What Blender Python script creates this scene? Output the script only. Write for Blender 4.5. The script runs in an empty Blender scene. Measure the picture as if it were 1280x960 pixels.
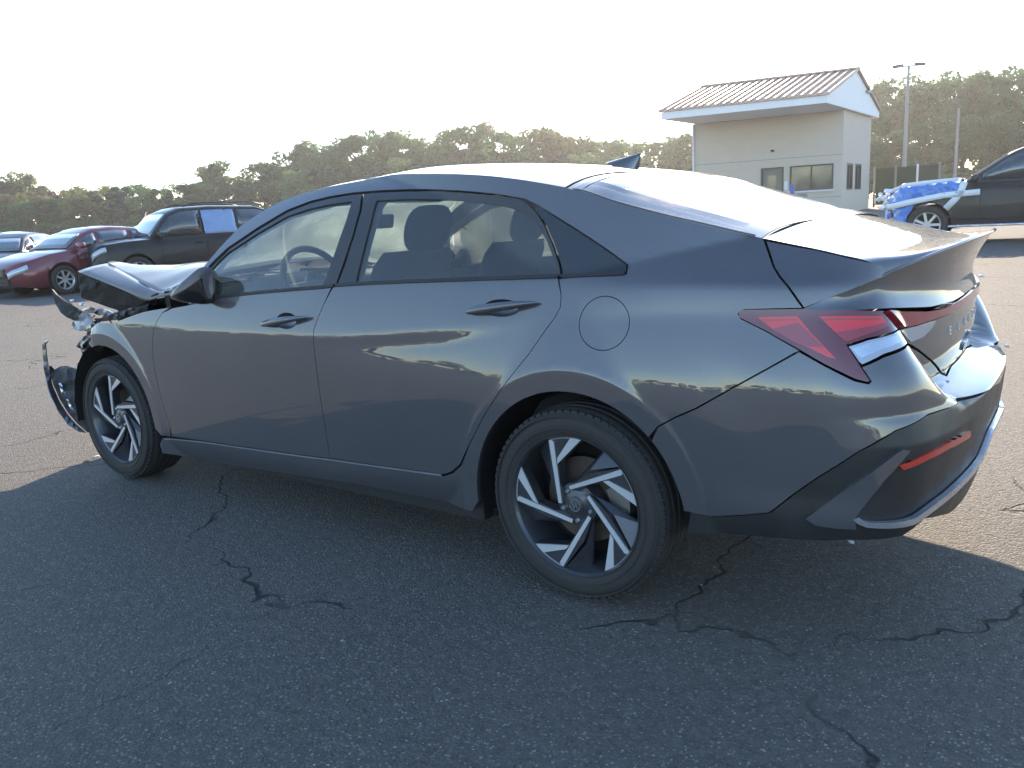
import bpy, bmesh, math, random
import numpy as np
from mathutils import Vector, Matrix
from mathutils.geometry import delaunay_2d_cdt
random.seed(7); RNG = np.random.default_rng(7)
R = math.radians
SC = bpy.context.scene
COL = SC.collection
# ---------------------------------------------------------------- camera, sky, sun, exposure
CAMP = [1.27915, -2.9404, 1.2224, -0.63079, -0.20593, -0.05416, 1010.61194]   # x, y, z, yaw, pitch, roll, focal length in 1280-wide pixels
cd = bpy.data.cameras.new('camera'); cam = bpy.data.objects.new('camera', cd); COL.objects.link(cam)
cd.sensor_width = 36; cd.lens = CAMP[6]/1280*36; cd.clip_start = .05; cd.clip_end = 3000
def _cam_matrix():
    cx, cy, cz, yaw, pit, rol, f = CAMP
    fw = Vector((math.sin(yaw)*math.cos(pit), math.cos(yaw)*math.cos(pit), math.sin(pit)))
    r = fw.cross(Vector((0, 0, 1))).normalized(); u = r.cross(fw)
    c, s = math.cos(rol), math.sin(rol); r2 = c*r+s*u; u2 = -s*r+c*u
    m = Matrix((r2, u2, -fw)).transposed().to_4x4(); m.translation = Vector((cx, cy, cz)); return m
cam.matrix_world = _cam_matrix()
SC.camera = cam
HAZE = .00042
SUN_AZ, SUN_EL = R(-21.5), R(21)          # azimuth from +Y towards +X
world = bpy.data.worlds.new('World'); SC.world = world; world.use_nodes = True
wn = world.node_tree; bg = wn.nodes['Background']
sky = wn.nodes.new('ShaderNodeTexSky'); sky.sky_type = 'NISHITA'; sky.sun_disc = False
sky.sun_elevation = SUN_EL; sky.sun_rotation = SUN_AZ; sky.air_density = 1.0; sky.dust_density = .25; sky.ozone_density = 2.0; sky.altitude = 30
wn.links.new(sky.outputs[0], bg.inputs[0]); bg.inputs[1].default_value = .12
sl = bpy.data.lights.new('sun', 'SUN'); sun = bpy.data.objects.new('sun', sl); COL.objects.link(sun)
sl.energy = 3.8; sl.angle = R(.55); sl.color = (1, .81, .60)
sdir = Vector((math.sin(SUN_AZ)*math.cos(SUN_EL), math.cos(SUN_AZ)*math.cos(SUN_EL), math.sin(SUN_EL)))
sun.rotation_euler = sdir.to_track_quat('Z', 'Y').to_euler(); sun.location = (-20, 40, 30)
SC.view_settings.view_transform = 'Standard'; SC.view_settings.look = 'None'; SC.view_settings.exposure = 1.9; SC.view_settings.gamma = 1
# ---------------------------------------------------------------- pixel rays (photograph is 1280 x 960) and car body surface
def cam_axes():
    cx, cy, cz, yaw, pit, rol, f = CAMP
    fw = np.array([math.sin(yaw)*math.cos(pit), math.cos(yaw)*math.cos(pit), math.sin(pit)])
    r = np.cross(fw, [0, 0, 1]); r /= np.linalg.norm(r); u = np.cross(r, fw)
    c, s = math.cos(rol), math.sin(rol)
    return fw, c*r+s*u, -s*r+c*u
FW, RT, UP = cam_axes()
CP = np.array(CAMP[:3]); FPX = CAMP[6]
def ray(x, y):
    return FW+(x-640)/FPX*RT-(y-480)/FPX*UP
def at_y(x, y, Y):
    d = ray(x, y); return CP+(Y-CP[1])/d[1]*d
def at_x(x, y, X):
    d = ray(x, y); return CP+(X-CP[0])/d[0]*d
def at_dist(x, y, D):
    return CP+D*ray(x, y)
def to_px(P):
    P = np.atleast_2d(P)-CP; z = P@FW
    return np.stack([640+FPX*(P@RT)/z, 480-FPX*(P@UP)/z], 1)

# tilt of the side surface (degrees, + faces the sky) at stations along the car, each a list of (z, tilt) from roof to sill
TILT = {
 -3.60: [(1.45,70),(1.36,60),(1.25,50),(1.12,50),(1.01,50),(.985,50),(.92,35),(.86,12),(.83,7),(.81,6),(.795,5),(.70,2),(.62,0),(.45,-1),(.30,-2),(.22,-20),(.10,-45)],
 -2.40: [(1.45,70),(1.36,60),(1.25,44),(1.12,40),(1.01,38),(.97,30),(.92,18),(.86,15),(.825,13),(.81,10),(.795,4),(.72,1.5),(.62,0),(.45,-1),(.30,-1.5),(.22,-20),(.10,-45)],
 -1.90: [(1.45,66),(1.36,50),(1.25,38),(1.12,34),(1.01,30),(.975,17),(.93,16),(.87,15),(.815,13),(.795,4.5),(.79,3.5),(.72,1),(.62,0),(.45,-1),(.30,-1.5),(.22,-20),(.10,-45)],
 -1.20: [(1.45,66),(1.36,46),(1.25,32),(1.12,27),(1.02,24),(.99,16),(.95,15),(.88,14),(.815,12),(.80,.5),(.78,0),(.765,2),(.64,-.5),(.48,-1),(.30,-1),(.24,-18),(.10,-45)],
 -0.55: [(1.45,66),(1.36,46),(1.25,32),(1.12,27),(1.04,25),(1.01,16),(.96,15),(.90,14),(.855,13),(.845,0),(.815,0),(.803,13),(.73,6),(.60,-.5),(.34,-1),(.28,-18),(.10,-45)],
 -0.15: [(1.45,66),(1.36,50),(1.25,36),(1.12,30),(1.04,30),(1.015,16),(.97,15),(.92,14),(.89,13),(.88,12),(.87,12),(.86,13),(.76,12),(.66,1),(.36,-1),(.30,-18),(.10,-45)],
  0.35: [(1.45,66),(1.36,56),(1.25,44),(1.12,38),(1.05,34),(1.02,36),(1.0,12),(.955,9),(.935,7),(.92,13),(.90,14),(.86,14),(.78,12),(.68,1),(.40,-1),(.33,-12),(.10,-40)],
  0.65: [(1.45,66),(1.36,60),(1.25,50),(1.12,36),(1.05,32),(1.02,44),(1.0,12),(.955,9),(.935,9),(.92,13),(.86,14),(.78,12),(.70,2),(.48,0),(.44,6),(.36,-6),(.10,-35)],
  1.10: [(1.45,66),(1.36,60),(1.25,50),(1.12,36),(1.05,32),(1.02,44),(1.0,9),(.955,8),(.935,8),(.92,9),(.86,12),(.78,11),(.70,4),(.50,1),(.45,9),(.36,-6),(.10,-35)],
}
W60 = [(-3.7,.72),(-3.4,.80),(-3.1,.862),(-2.72,.893),(-2.3,.904),(-1.7,.909),(-1.2,.911),(-.5,.912),(0,.909),(.4,.899),(.65,.884),(.9,.862),(1.2,.83)]
GX = np.arange(-3.6, 1.2001, .02); GZ = np.arange(.10, 1.4501, .01)
def _pchip(xs, ys, x):
    xs = np.array(xs, float); ys = np.array(ys, float); h = np.diff(xs); d = np.diff(ys)/h
    m = np.zeros(len(xs)); m[0], m[-1] = d[0], d[-1]
    for i in range(1, len(xs)-1):
        m[i] = 0 if d[i-1]*d[i] <= 0 else (h[i-1]+h[i])/(h[i-1]/d[i]+h[i]/d[i-1])
    i = np.clip(np.searchsorted(xs, x)-1, 0, len(xs)-2); t = np.clip((x-xs[i])/h[i], 0, 1)
    return (2*t**3-3*t*t+1)*ys[i]+(t**3-2*t*t+t)*h[i]*m[i]+(-2*t**3+3*t*t)*ys[i+1]+(t**3-t*t)*h[i]*m[i+1]
def _build_w():
    xs = sorted(TILT); n = 17
    zk = np.array([[k[0] for k in TILT[x]] for x in xs]); tk = np.array([[k[1] for k in TILT[x]] for x in xs])
    G = np.zeros((len(GX), len(GZ))); w6 = _pchip([a for a, b in W60], [b for a, b in W60], GX)
    zc = np.array([_pchip(xs, zk[:, k], GX) for k in range(n)]); tc = np.array([_pchip(xs, tk[:, k], GX) for k in range(n)])
    for i in range(len(GX)):
        T = np.interp(GZ, zc[::-1, i], tc[::-1, i]); s = -np.tan(np.radians(T))
        w = np.concatenate([[0], np.cumsum((s[1:]+s[:-1])/2*.01)])
        G[i] = w-np.interp(.60, GZ, w)+w6[i]
    k = np.array([1, 4, 6, 4, 1])/16.
    for _ in range(2):
        P = np.pad(G, ((2, 2), (0, 0)), 'edge'); G = sum(k[j]*P[j:j+len(GX)] for j in range(5))
    P = np.pad(G, ((0, 0), (1, 1)), 'reflect', reflect_type='odd'); G = .25*P[:, :-2]+.5*P[:, 1:-1]+.25*P[:, 2:]
    return G
WG = _build_w()
def smax(a, b, k):
    h = np.maximum(k-np.abs(a-b), 0); return np.maximum(a, b)+h*h/(4*k)
def wside(x, z):
    fx = np.clip((x-GX[0])/.02, 0, len(GX)-1.001); fz = np.clip((z-GZ[0])/.01, 0, len(GZ)-1.001)
    i = fx.astype(int); j = fz.astype(int); a = fx-i; b = fz-j
    w = WG[i, j]*(1-a)*(1-b)+WG[i+1, j]*a*(1-b)+WG[i, j+1]*(1-a)*b+WG[i+1, j+1]*a*b
    for cx in (0.0, -2.72):
        r = np.hypot(x-cx, z-.317)
        fl = (.9115-.03*np.maximum(0, x) if cx == 0 else .9085)-np.maximum(0, r-.4375)*.32+.02*np.maximum(0, r-.37)
        w = smax(w, fl, .0035)
    return w
def sstep(t):
    t = np.clip(t, 0, 1); return t*t*(3-2*t)
def xrear(y, z):
    a = np.abs(y)
    low = np.interp(z, [.10, .22, .30, .40, .55, .66, .80], [.92, .975, 1.010, 1.036, 1.052, 1.058, 1.05])
    up = np.interp(z, [.55, .68, .78, .86, .93, 1.0, 1.2], [.925, .935, .958, .955, .95, .94, .90])
    zl = .672+.17*sstep((a-.46)/.28); dz = .050+.20*sstep((a-.44)/.28)
    t = sstep((zl-z)/dz+.5)
    bow = np.where(z > .68, .16*(a/.85)**2.3, .13*(a/.85)**3+(.16*(a/.85)**2.3-.13*(a/.85)**3)*np.clip((z-.60)/.08, 0, 1))
    return up+(low-up)*t-bow
XA = 0.35      # beyond this station the surface wraps round the rear corner
RA = 0.75
def Fsurf(x, y, z):
    a = -y-wside(x, z); b = x-xrear(y, z)
    return smax(a, b, np.interp(z, [.2, .6, .9], [.16, .15, .13]))
UC = XA+RA*math.pi/2
def P_uz(u, z, off=0.0):
    """point of the body at station u and height z (numpy arrays), off metres outside it"""
    u = np.atleast_1d(np.asarray(u, float)); z = np.atleast_1d(np.asarray(z, float))
    ph = np.clip((u-XA)/RA, 0, None); ax = np.where(u < XA, u, XA)
    dx, dy = np.sin(ph), -np.cos(ph); lo = np.zeros_like(u); hi = np.full_like(u, 1.6)
    for _ in range(26):
        m = (lo+hi)/2; f = Fsurf(ax+dx*m, dy*m, z); lo = np.where(f < 0, m, lo); hi = np.where(f < 0, hi, m)
    x, y = ax+dx*lo, dy*lo
    P = np.stack([x, y, z], 1)
    if off is not None and np.any(np.asarray(off) != 0): P = P+N_at(P)*np.reshape(off, (-1, 1))
    return P
def N_at(P):
    e = .006; x, y, z = P.T
    g = np.stack([Fsurf(x+e, y, z)-Fsurf(x-e, y, z), Fsurf(x, y+e, z)-Fsurf(x, y-e, z), Fsurf(x, y, z+e)-Fsurf(x, y, z-e)], 1)
    return g/np.maximum(np.linalg.norm(g, axis=1, keepdims=True), 1e-9)
def hit(px, py):
    """where the line of sight through a photo pixel meets the body: station u and height z"""
    d = ray(px, py); t = np.arange(1.0, 9.0, .01); P = CP+t[:, None]*d
    ok = (P[:, 2] > .1) & (P[:, 0] > -3.6) & (P[:, 1] < .9)
    f = Fsurf(P[:, 0], P[:, 1], P[:, 2]); f[~ok] = 9
    idx = np.nonzero(f < 0)[0]
    if len(idx) == 0: idx = [int(np.argmin(f))]
    i = max(idx[0], 1); a, b = f[i-1], f[i]
    tt = t[i] if a <= 0 or b >= 0 else t[i-1]+.01*a/(a-b)
    x, y, z = CP+tt*d
    u = x if x <= XA else XA+RA*math.atan2(x-XA, -y)
    return u, z
# ---------------------------------------------------------------- helpers
def tag(o, label=None, cat=None, group=None, kind=None):
    if label: o['label'] = label
    if cat: o['category'] = cat
    if group: o['group'] = group
    if kind: o['kind'] = kind
    return o
def empty(name, loc, label=None, cat=None, group=None, rz=0):
    o = bpy.data.objects.new(name, None); COL.objects.link(o); o.location = loc; o.rotation_euler = (0, 0, rz); o.empty_display_size = .2
    return tag(o, label, cat, group)
def mesh(name, V, F, mat=None, parent=None, smooth=False, normals=None, angle=None):
    """link a mesh; V are given in the parent's own frame (world when there is no parent)"""
    me = bpy.data.meshes.new(name); me.from_pydata([tuple(map(float, v)) for v in V], [], [tuple(int(i) for i in f) for f in F]); me.update()
    if mat is not None:
        for m in (mat if isinstance(mat, (list, tuple)) else [mat]): me.materials.append(m)
    if smooth: me.polygons.foreach_set('use_smooth', [True]*len(me.polygons))
    if angle is not None and smooth:
        me.set_sharp_from_angle(angle=R(angle))
    if normals is not None:
        me.normals_split_custom_set_from_vertices([tuple(map(float, n)) for n in normals])
    o = bpy.data.objects.new(name, me); COL.objects.link(o)
    if parent is not None: o.parent = parent
    return o
class MB:
    """collects simple solids into one mesh"""
    def __init__(s): s.V = []; s.F = []
    def add(s, V, F):
        n = len(s.V); s.V += [tuple(v) for v in V]; s.F += [tuple(i+n for i in f) for f in F]; return s
    def box(s, c, d, rot=None, taper=1.0):
        x, y, z = d[0]/2, d[1]/2, d[2]/2
        V = [Vector(v) for v in ((-x,-y,-z),(x,-y,-z),(x,y,-z),(-x,y,-z),(-x*taper,-y*taper,z),(x*taper,-y*taper,z),(x*taper,y*taper,z),(-x*taper,y*taper,z))]
        if rot is not None: V = [rot@v for v in V]
        V = [v+Vector(c) for v in V]
        return s.add(V, [(3,2,1,0),(4,5,6,7),(0,1,5,4),(1,2,6,5),(2,3,7,6),(3,0,4,7)])
    def tube(s, pts, r, n=8, cap=True):
        pts = [Vector(p) for p in pts]; rr = r if isinstance(r, (list, tuple)) else [r]*len(pts); V = []; F = []
        prev = None
        for i, p in enumerate(pts):
            t = (pts[min(i+1, len(pts)-1)]-pts[max(i-1, 0)]).normalized()
            a = prev if prev is not None else (Vector((0, 0, 1)) if abs(t.z) < .9 else Vector((1, 0, 0)))
            a = (a-t*a.dot(t)).normalized(); prev = a; b = t.cross(a)
            for k in range(n):
                th = 2*math.pi*k/n; V.append(p+(a*math.cos(th)+b*math.sin(th))*rr[i])
        for i in range(len(pts)-1):
            for k in range(n): F.append((i*n+k, i*n+(k+1) % n, (i+1)*n+(k+1) % n, (i+1)*n+k))
        if cap: F.append(tuple(range(n-1, -1, -1))); F.append(tuple(range((len(pts)-1)*n, len(pts)*n)))
        return s.add(V, F)
    def grid(s, rows, close_u=False):
        nr, nc = len(rows), len(rows[0]); V = [p for r in rows for p in r]; F = []
        for i in range(nr-1):
            for j in range(nc if close_u else nc-1):
                F.append((i*nc+j, i*nc+(j+1) % nc, (i+1)*nc+(j+1) % nc, (i+1)*nc+j))
        return s.add(V, F)
    def lathe_y(s, prof, n=48, c=(0, 0, 0)):
        """profile of (radius, y) turned about the y axis"""
        rows = [[(c[0]+r*math.cos(2*math.pi*k/n), c[1]+y, c[2]+r*math.sin(2*math.pi*k/n)) for k in range(n)] for r, y in prof]
        return s.grid(rows, True)
    def build(s, name, mat, parent=None, smooth=False, angle=None, bevel=0):
        o = mesh(name, s.V, s.F, mat, parent, smooth, angle=angle)
        if bevel:
            m = o.modifiers.new('bevel', 'BEVEL'); m.width = bevel; m.segments = 2; m.limit_method = 'ANGLE'; m.angle_limit = R(35)
            if smooth: pass
        return o
def rel(P, root):
    return np.asarray(P, float)-np.array(root.location)
def copy_tree(o, parent=None):
    c = o.copy(); COL.objects.link(c)
    if parent is not None: c.parent = parent
    for ch in list(o.children): copy_tree(ch, c)
    return c
# ---------------------------------------------------------------- materials
def new_mat(name):
    m = bpy.data.materials.new(name); m.use_nodes = True; nt = m.node_tree
    return m, nt, nt.nodes['Principled BSDF']
def nd(nt, typ, **kw):
    n = nt.nodes.new(typ)
    for k, v in kw.items():
        if k == 'inp':
            for a, b in v.items(): n.inputs[a].default_value = b
        else: setattr(n, k, v)
    return n
def simple(name, col, rough=.5, metal=0, coat=0, noise=0.0, nscale=8, bump=0, bscale=60, spec=.5, coat_rough=.03, emit=None):
    m, nt, b = new_mat(name)
    b.inputs['Base Color'].default_value = (*col, 1); b.inputs['Roughness'].default_value = rough; b.inputs['Metallic'].default_value = metal
    b.inputs['Coat Weight'].default_value = coat; b.inputs['Coat Roughness'].default_value = coat_rough; b.inputs['Specular IOR Level'].default_value = spec
    tc = nd(nt, 'ShaderNodeTexCoord')
    if noise:
        n = nd(nt, 'ShaderNodeTexNoise', inp={'Scale': nscale, 'Detail': 6, 'Roughness': .6}); nt.links.new(tc.outputs['Object'], n.inputs['Vector'])
        mx = nd(nt, 'ShaderNodeMix', data_type='RGBA'); nt.links.new(n.outputs['Fac'], mx.inputs[0])
        mx.inputs[6].default_value = (*[c*(1-noise) for c in col], 1); mx.inputs[7].default_value = (*[min(1, c*(1+noise)) for c in col], 1)
        nt.links.new(mx.outputs[2], b.inputs['Base Color'])
        mr = nd(nt, 'ShaderNodeMapRange', inp={1: .3, 2: .7, 3: max(0, rough-.08), 4: min(1, rough+.08)}); nt.links.new(n.outputs['Fac'], mr.inputs[0]); nt.links.new(mr.outputs[0], b.inputs['Roughness'])
    if bump:
        n2 = nd(nt, 'ShaderNodeTexNoise', inp={'Scale': bscale, 'Detail': 5}); nt.links.new(tc.outputs['Object'], n2.inputs['Vector'])
        bp = nd(nt, 'ShaderNodeBump', inp={'Strength': bump, 'Distance': .01}); nt.links.new(n2.outputs['Fac'], bp.inputs['Height']); nt.links.new(bp.outputs[0], b.inputs['Normal'])
    if emit:
        b.inputs['Emission Color'].default_value = (*emit[0], 1); b.inputs['Emission Strength'].default_value = emit[1]
    return m
def paint(name, col, metal=.55, rough=.38, dust=.12, ior=1.5, coat=1.0):
    """car paint: flake layer under clear coat, thin film of road dust"""
    m, nt, b = new_mat(name)
    tc = nd(nt, 'ShaderNodeTexCoord')
    n = nd(nt, 'ShaderNodeTexNoise', inp={'Scale': 3.0, 'Detail': 8, 'Roughness': .65}); nt.links.new(tc.outputs['Object'], n.inputs['Vector'])
    fl = nd(nt, 'ShaderNodeTexVoronoi', inp={'Scale': 900}); nt.links.new(tc.outputs['Object'], fl.inputs['Vector'])
    mx = nd(nt, 'ShaderNodeMix', data_type='RGBA'); mx.inputs[0].default_value = .03
    mx.inputs[6].default_value = (*col, 1); nt.links.new(fl.outputs['Color'], mx.inputs[7])
    hs = nd(nt, 'ShaderNodeMix', data_type='RGBA'); nt.links.new(mx.outputs[2], hs.inputs[6]); hs.inputs[7].default_value = (.22, .19, .16, 1)
    mr = nd(nt, 'ShaderNodeMapRange', inp={1: .35, 2: .75, 3: dust*.35, 4: dust}); nt.links.new(n.outputs['Fac'], mr.inputs[0]); nt.links.new(mr.outputs[0], hs.inputs[0])
    nt.links.new(hs.outputs[2], b.inputs['Base Color'])
    b.inputs['Metallic'].default_value = metal; b.inputs['Roughness'].default_value = rough
    b.inputs['Coat Weight'].default_value = coat; b.inputs['Specular IOR Level'].default_value = .5*coat; b.inputs['Coat IOR'].default_value = ior
    n3 = nd(nt, 'ShaderNodeTexNoise', inp={'Scale': 12.0, 'Detail': 6}); nt.links.new(tc.outputs['Object'], n3.inputs['Vector'])
    cr = nd(nt, 'ShaderNodeMapRange', inp={1: .3, 2: .75, 3: .004, 4: .02}); nt.links.new(n3.outputs['Fac'], cr.inputs[0]); sv = nd(nt, 'ShaderNodeTexVoronoi', inp={'Scale': 38}); nt.links.new(tc.outputs['Object'], sv.inputs['Vector'])
    s1 = nd(nt, 'ShaderNodeMapRange', inp={1: .10, 2: .22, 3: .10, 4: 0}); nt.links.new(sv.outputs['Distance'], s1.inputs[0])
    s2 = nd(nt, 'ShaderNodeMath', operation='MULTIPLY'); nt.links.new(s1.outputs[0], s2.inputs[0]); nt.links.new(n.outputs['Fac'], s2.inputs[1])
    s3 = nd(nt, 'ShaderNodeMath', operation='ADD'); nt.links.new(s2.outputs[0], s3.inputs[0]); nt.links.new(cr.outputs[0], s3.inputs[1]); nt.links.new(s3.outputs[0], b.inputs['Coat Roughness'])
    w1 = nd(nt, 'ShaderNodeTexNoise', inp={'Scale': 3.2, 'Detail': 2}); nt.links.new(tc.outputs['Object'], w1.inputs['Vector'])
    w2 = nd(nt, 'ShaderNodeBump', inp={'Strength': .25, 'Distance': .004}); nt.links.new(w1.outputs['Fac'], w2.inputs['Height']); nt.links.new(w2.outputs[0], b.inputs['Coat Normal'])
    return m
def glass(name, tint, rough=0.0, refl=1.0, dust=.04):
    """thin sheet glass: tinted see-through with fresnel mirror and a breath of dust"""
    m = bpy.data.materials.new(name); m.use_nodes = True; nt = m.node_tree; nt.nodes.clear()
    out = nd(nt, 'ShaderNodeOutputMaterial'); tr = nd(nt, 'ShaderNodeBsdfTransparent'); tr.inputs[0].default_value = (*tint, 1)
    gl = nd(nt, 'ShaderNodeBsdfGlossy'); gl.inputs['Roughness'].default_value = max(rough, .004); gl.inputs[0].default_value = (refl, refl, refl, 1)
    fr = nd(nt, 'ShaderNodeFresnel'); fr.inputs[0].default_value = 1.52
    mu = nd(nt, 'ShaderNodeMath', operation='MULTIPLY'); mu.inputs[1].default_value = 1.7; nt.links.new(fr.outputs[0], mu.inputs[0]); mu.use_clamp = True
    mx = nd(nt, 'ShaderNodeMixShader'); nt.links.new(mu.outputs[0], mx.inputs[0]); nt.links.new(tr.outputs[0], mx.inputs[1]); nt.links.new(gl.outputs[0], mx.inputs[2])
    d0 = nd(nt, 'ShaderNodeBsdfDiffuse'); d0.inputs[0].default_value = (.55, .55, .52, 1); d1 = nd(nt, 'ShaderNodeBsdfTranslucent'); d1.inputs[0].default_value = (.60, .70, .58, 1)
    df = nd(nt, 'ShaderNodeMixShader'); df.inputs[0].default_value = .6; nt.links.new(d0.outputs[0], df.inputs[1]); nt.links.new(d1.outputs[0], df.inputs[2])
    tc = nd(nt, 'ShaderNodeTexCoord'); n = nd(nt, 'ShaderNodeTexNoise', inp={'Scale': 4.0, 'Detail': 7}); nt.links.new(tc.outputs['Object'], n.inputs['Vector'])
    mr = nd(nt, 'ShaderNodeMapRange', inp={1: .35, 2: .8, 3: dust*.5, 4: dust*1.5}); nt.links.new(n.outputs['Fac'], mr.inputs[0])
    m2 = nd(nt, 'ShaderNodeMixShader'); nt.links.new(mr.outputs[0], m2.inputs[0]); nt.links.new(mx.outputs[0], m2.inputs[1]); nt.links.new(df.outputs[0], m2.inputs[2])
    nt.links.new(m2.outputs[0], out.inputs[0]); return m
M = {}
M['paint'] = paint('slate_paint', (.040, .041, .054), .30, .5, .10, 1.8)
M['dusty_skylit_paint'] = paint('dusty_skylit_slate', (.10, .10, .115), .3, .5, .55, 1.5, .35)  # dusty bonnet and torn panels; on the door mirrors a painted-in sky reflection
M['bumper_black'] = simple('bumper_black', (.020, .020, .021), .42, 0, 0, .25, 12)
M['gloss_black'] = simple('gloss_black', (.012, .012, .013), .12, 0, .6, .2, 5)
M['satin_black'] = simple('satin_black', (.042, .042, .044), .38, 0, 0, .2, 9)
M['plastic'] = simple('black_plastic', (.020, .020, .021), .55, 0, 0, .25, 14, .15, 220)
M['dark'] = simple('dark_cavity', (.006, .006, .006), .8, 0, 0, .3, 12)
M['rubber'] = simple('tyre_rubber', (.033, .031, .029), .72, 0, 0, .3, 18, .25, 160)
M['machined'] = simple('machined_alloy', (.66, .67, .69), .32, .40, .4)
M['alloy_dark'] = simple('dark_alloy', (.075, .078, .09), .38, .6, .3, .15, 20)
M['steel'] = simple('bare_steel', (.30, .28, .26), .45, .85, 0, .3, 14)
M['rust'] = simple('rusty_disc', (.12, .095, .08), .5, .7, 0, .35, 25)
M['chrome'] = simple('bright_trim', (.60, .63, .68), .22, .85, .3, .1, 12)
M['satin_silver'] = simple('satin_silver', (.36, .38, .42), .35, .6, .4, .1, 12)
M['glass_side'] = glass('side_glass', (.80, .88, .86), dust=.12)
M['glass_dark'] = glass('privacy_glass', (.30, .33, .34))
M['glass_rear'] = glass('rear_glass', (.50, .60, .58), dust=.05)
M['glass_screen'] = glass('windscreen_glass', (.80, .90, .84), dust=.38)
M['trim'] = simple('interior_plastic', (.035, .036, .040), .6, 0, 0, .25, 10, .2, 160)
M['cloth'] = simple('seat_cloth', (.05, .052, .058), .85, 0, 0, .3, 22, .4, 300)
M['liner'] = simple('headliner', (.30, .30, .29), .9, 0, 0, .1, 20)
M['red'] = simple('red_lens', (.72, .02, .03), .10, 0, 1, .1, 10)
M['red_dark'] = simple('smoked_red_lens', (.13, .008, .014), .10, 0, 1, .2, 10)
M['red_bar'] = simple('red_light_bar', (.30, .03, .045), .12, 0, 1, .15, 10)
M['clear_lens'] = simple('clear_lens', (.42, .45, .50), .16, .35, 1, .12, 18)
M['reflector'] = simple('red_reflector', (.50, .03, .02), .2, 0, .8, .2, 60)
M['white_plastic'] = simple('white_lettering', (.75, .75, .75), .3, .4, .3)
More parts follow.
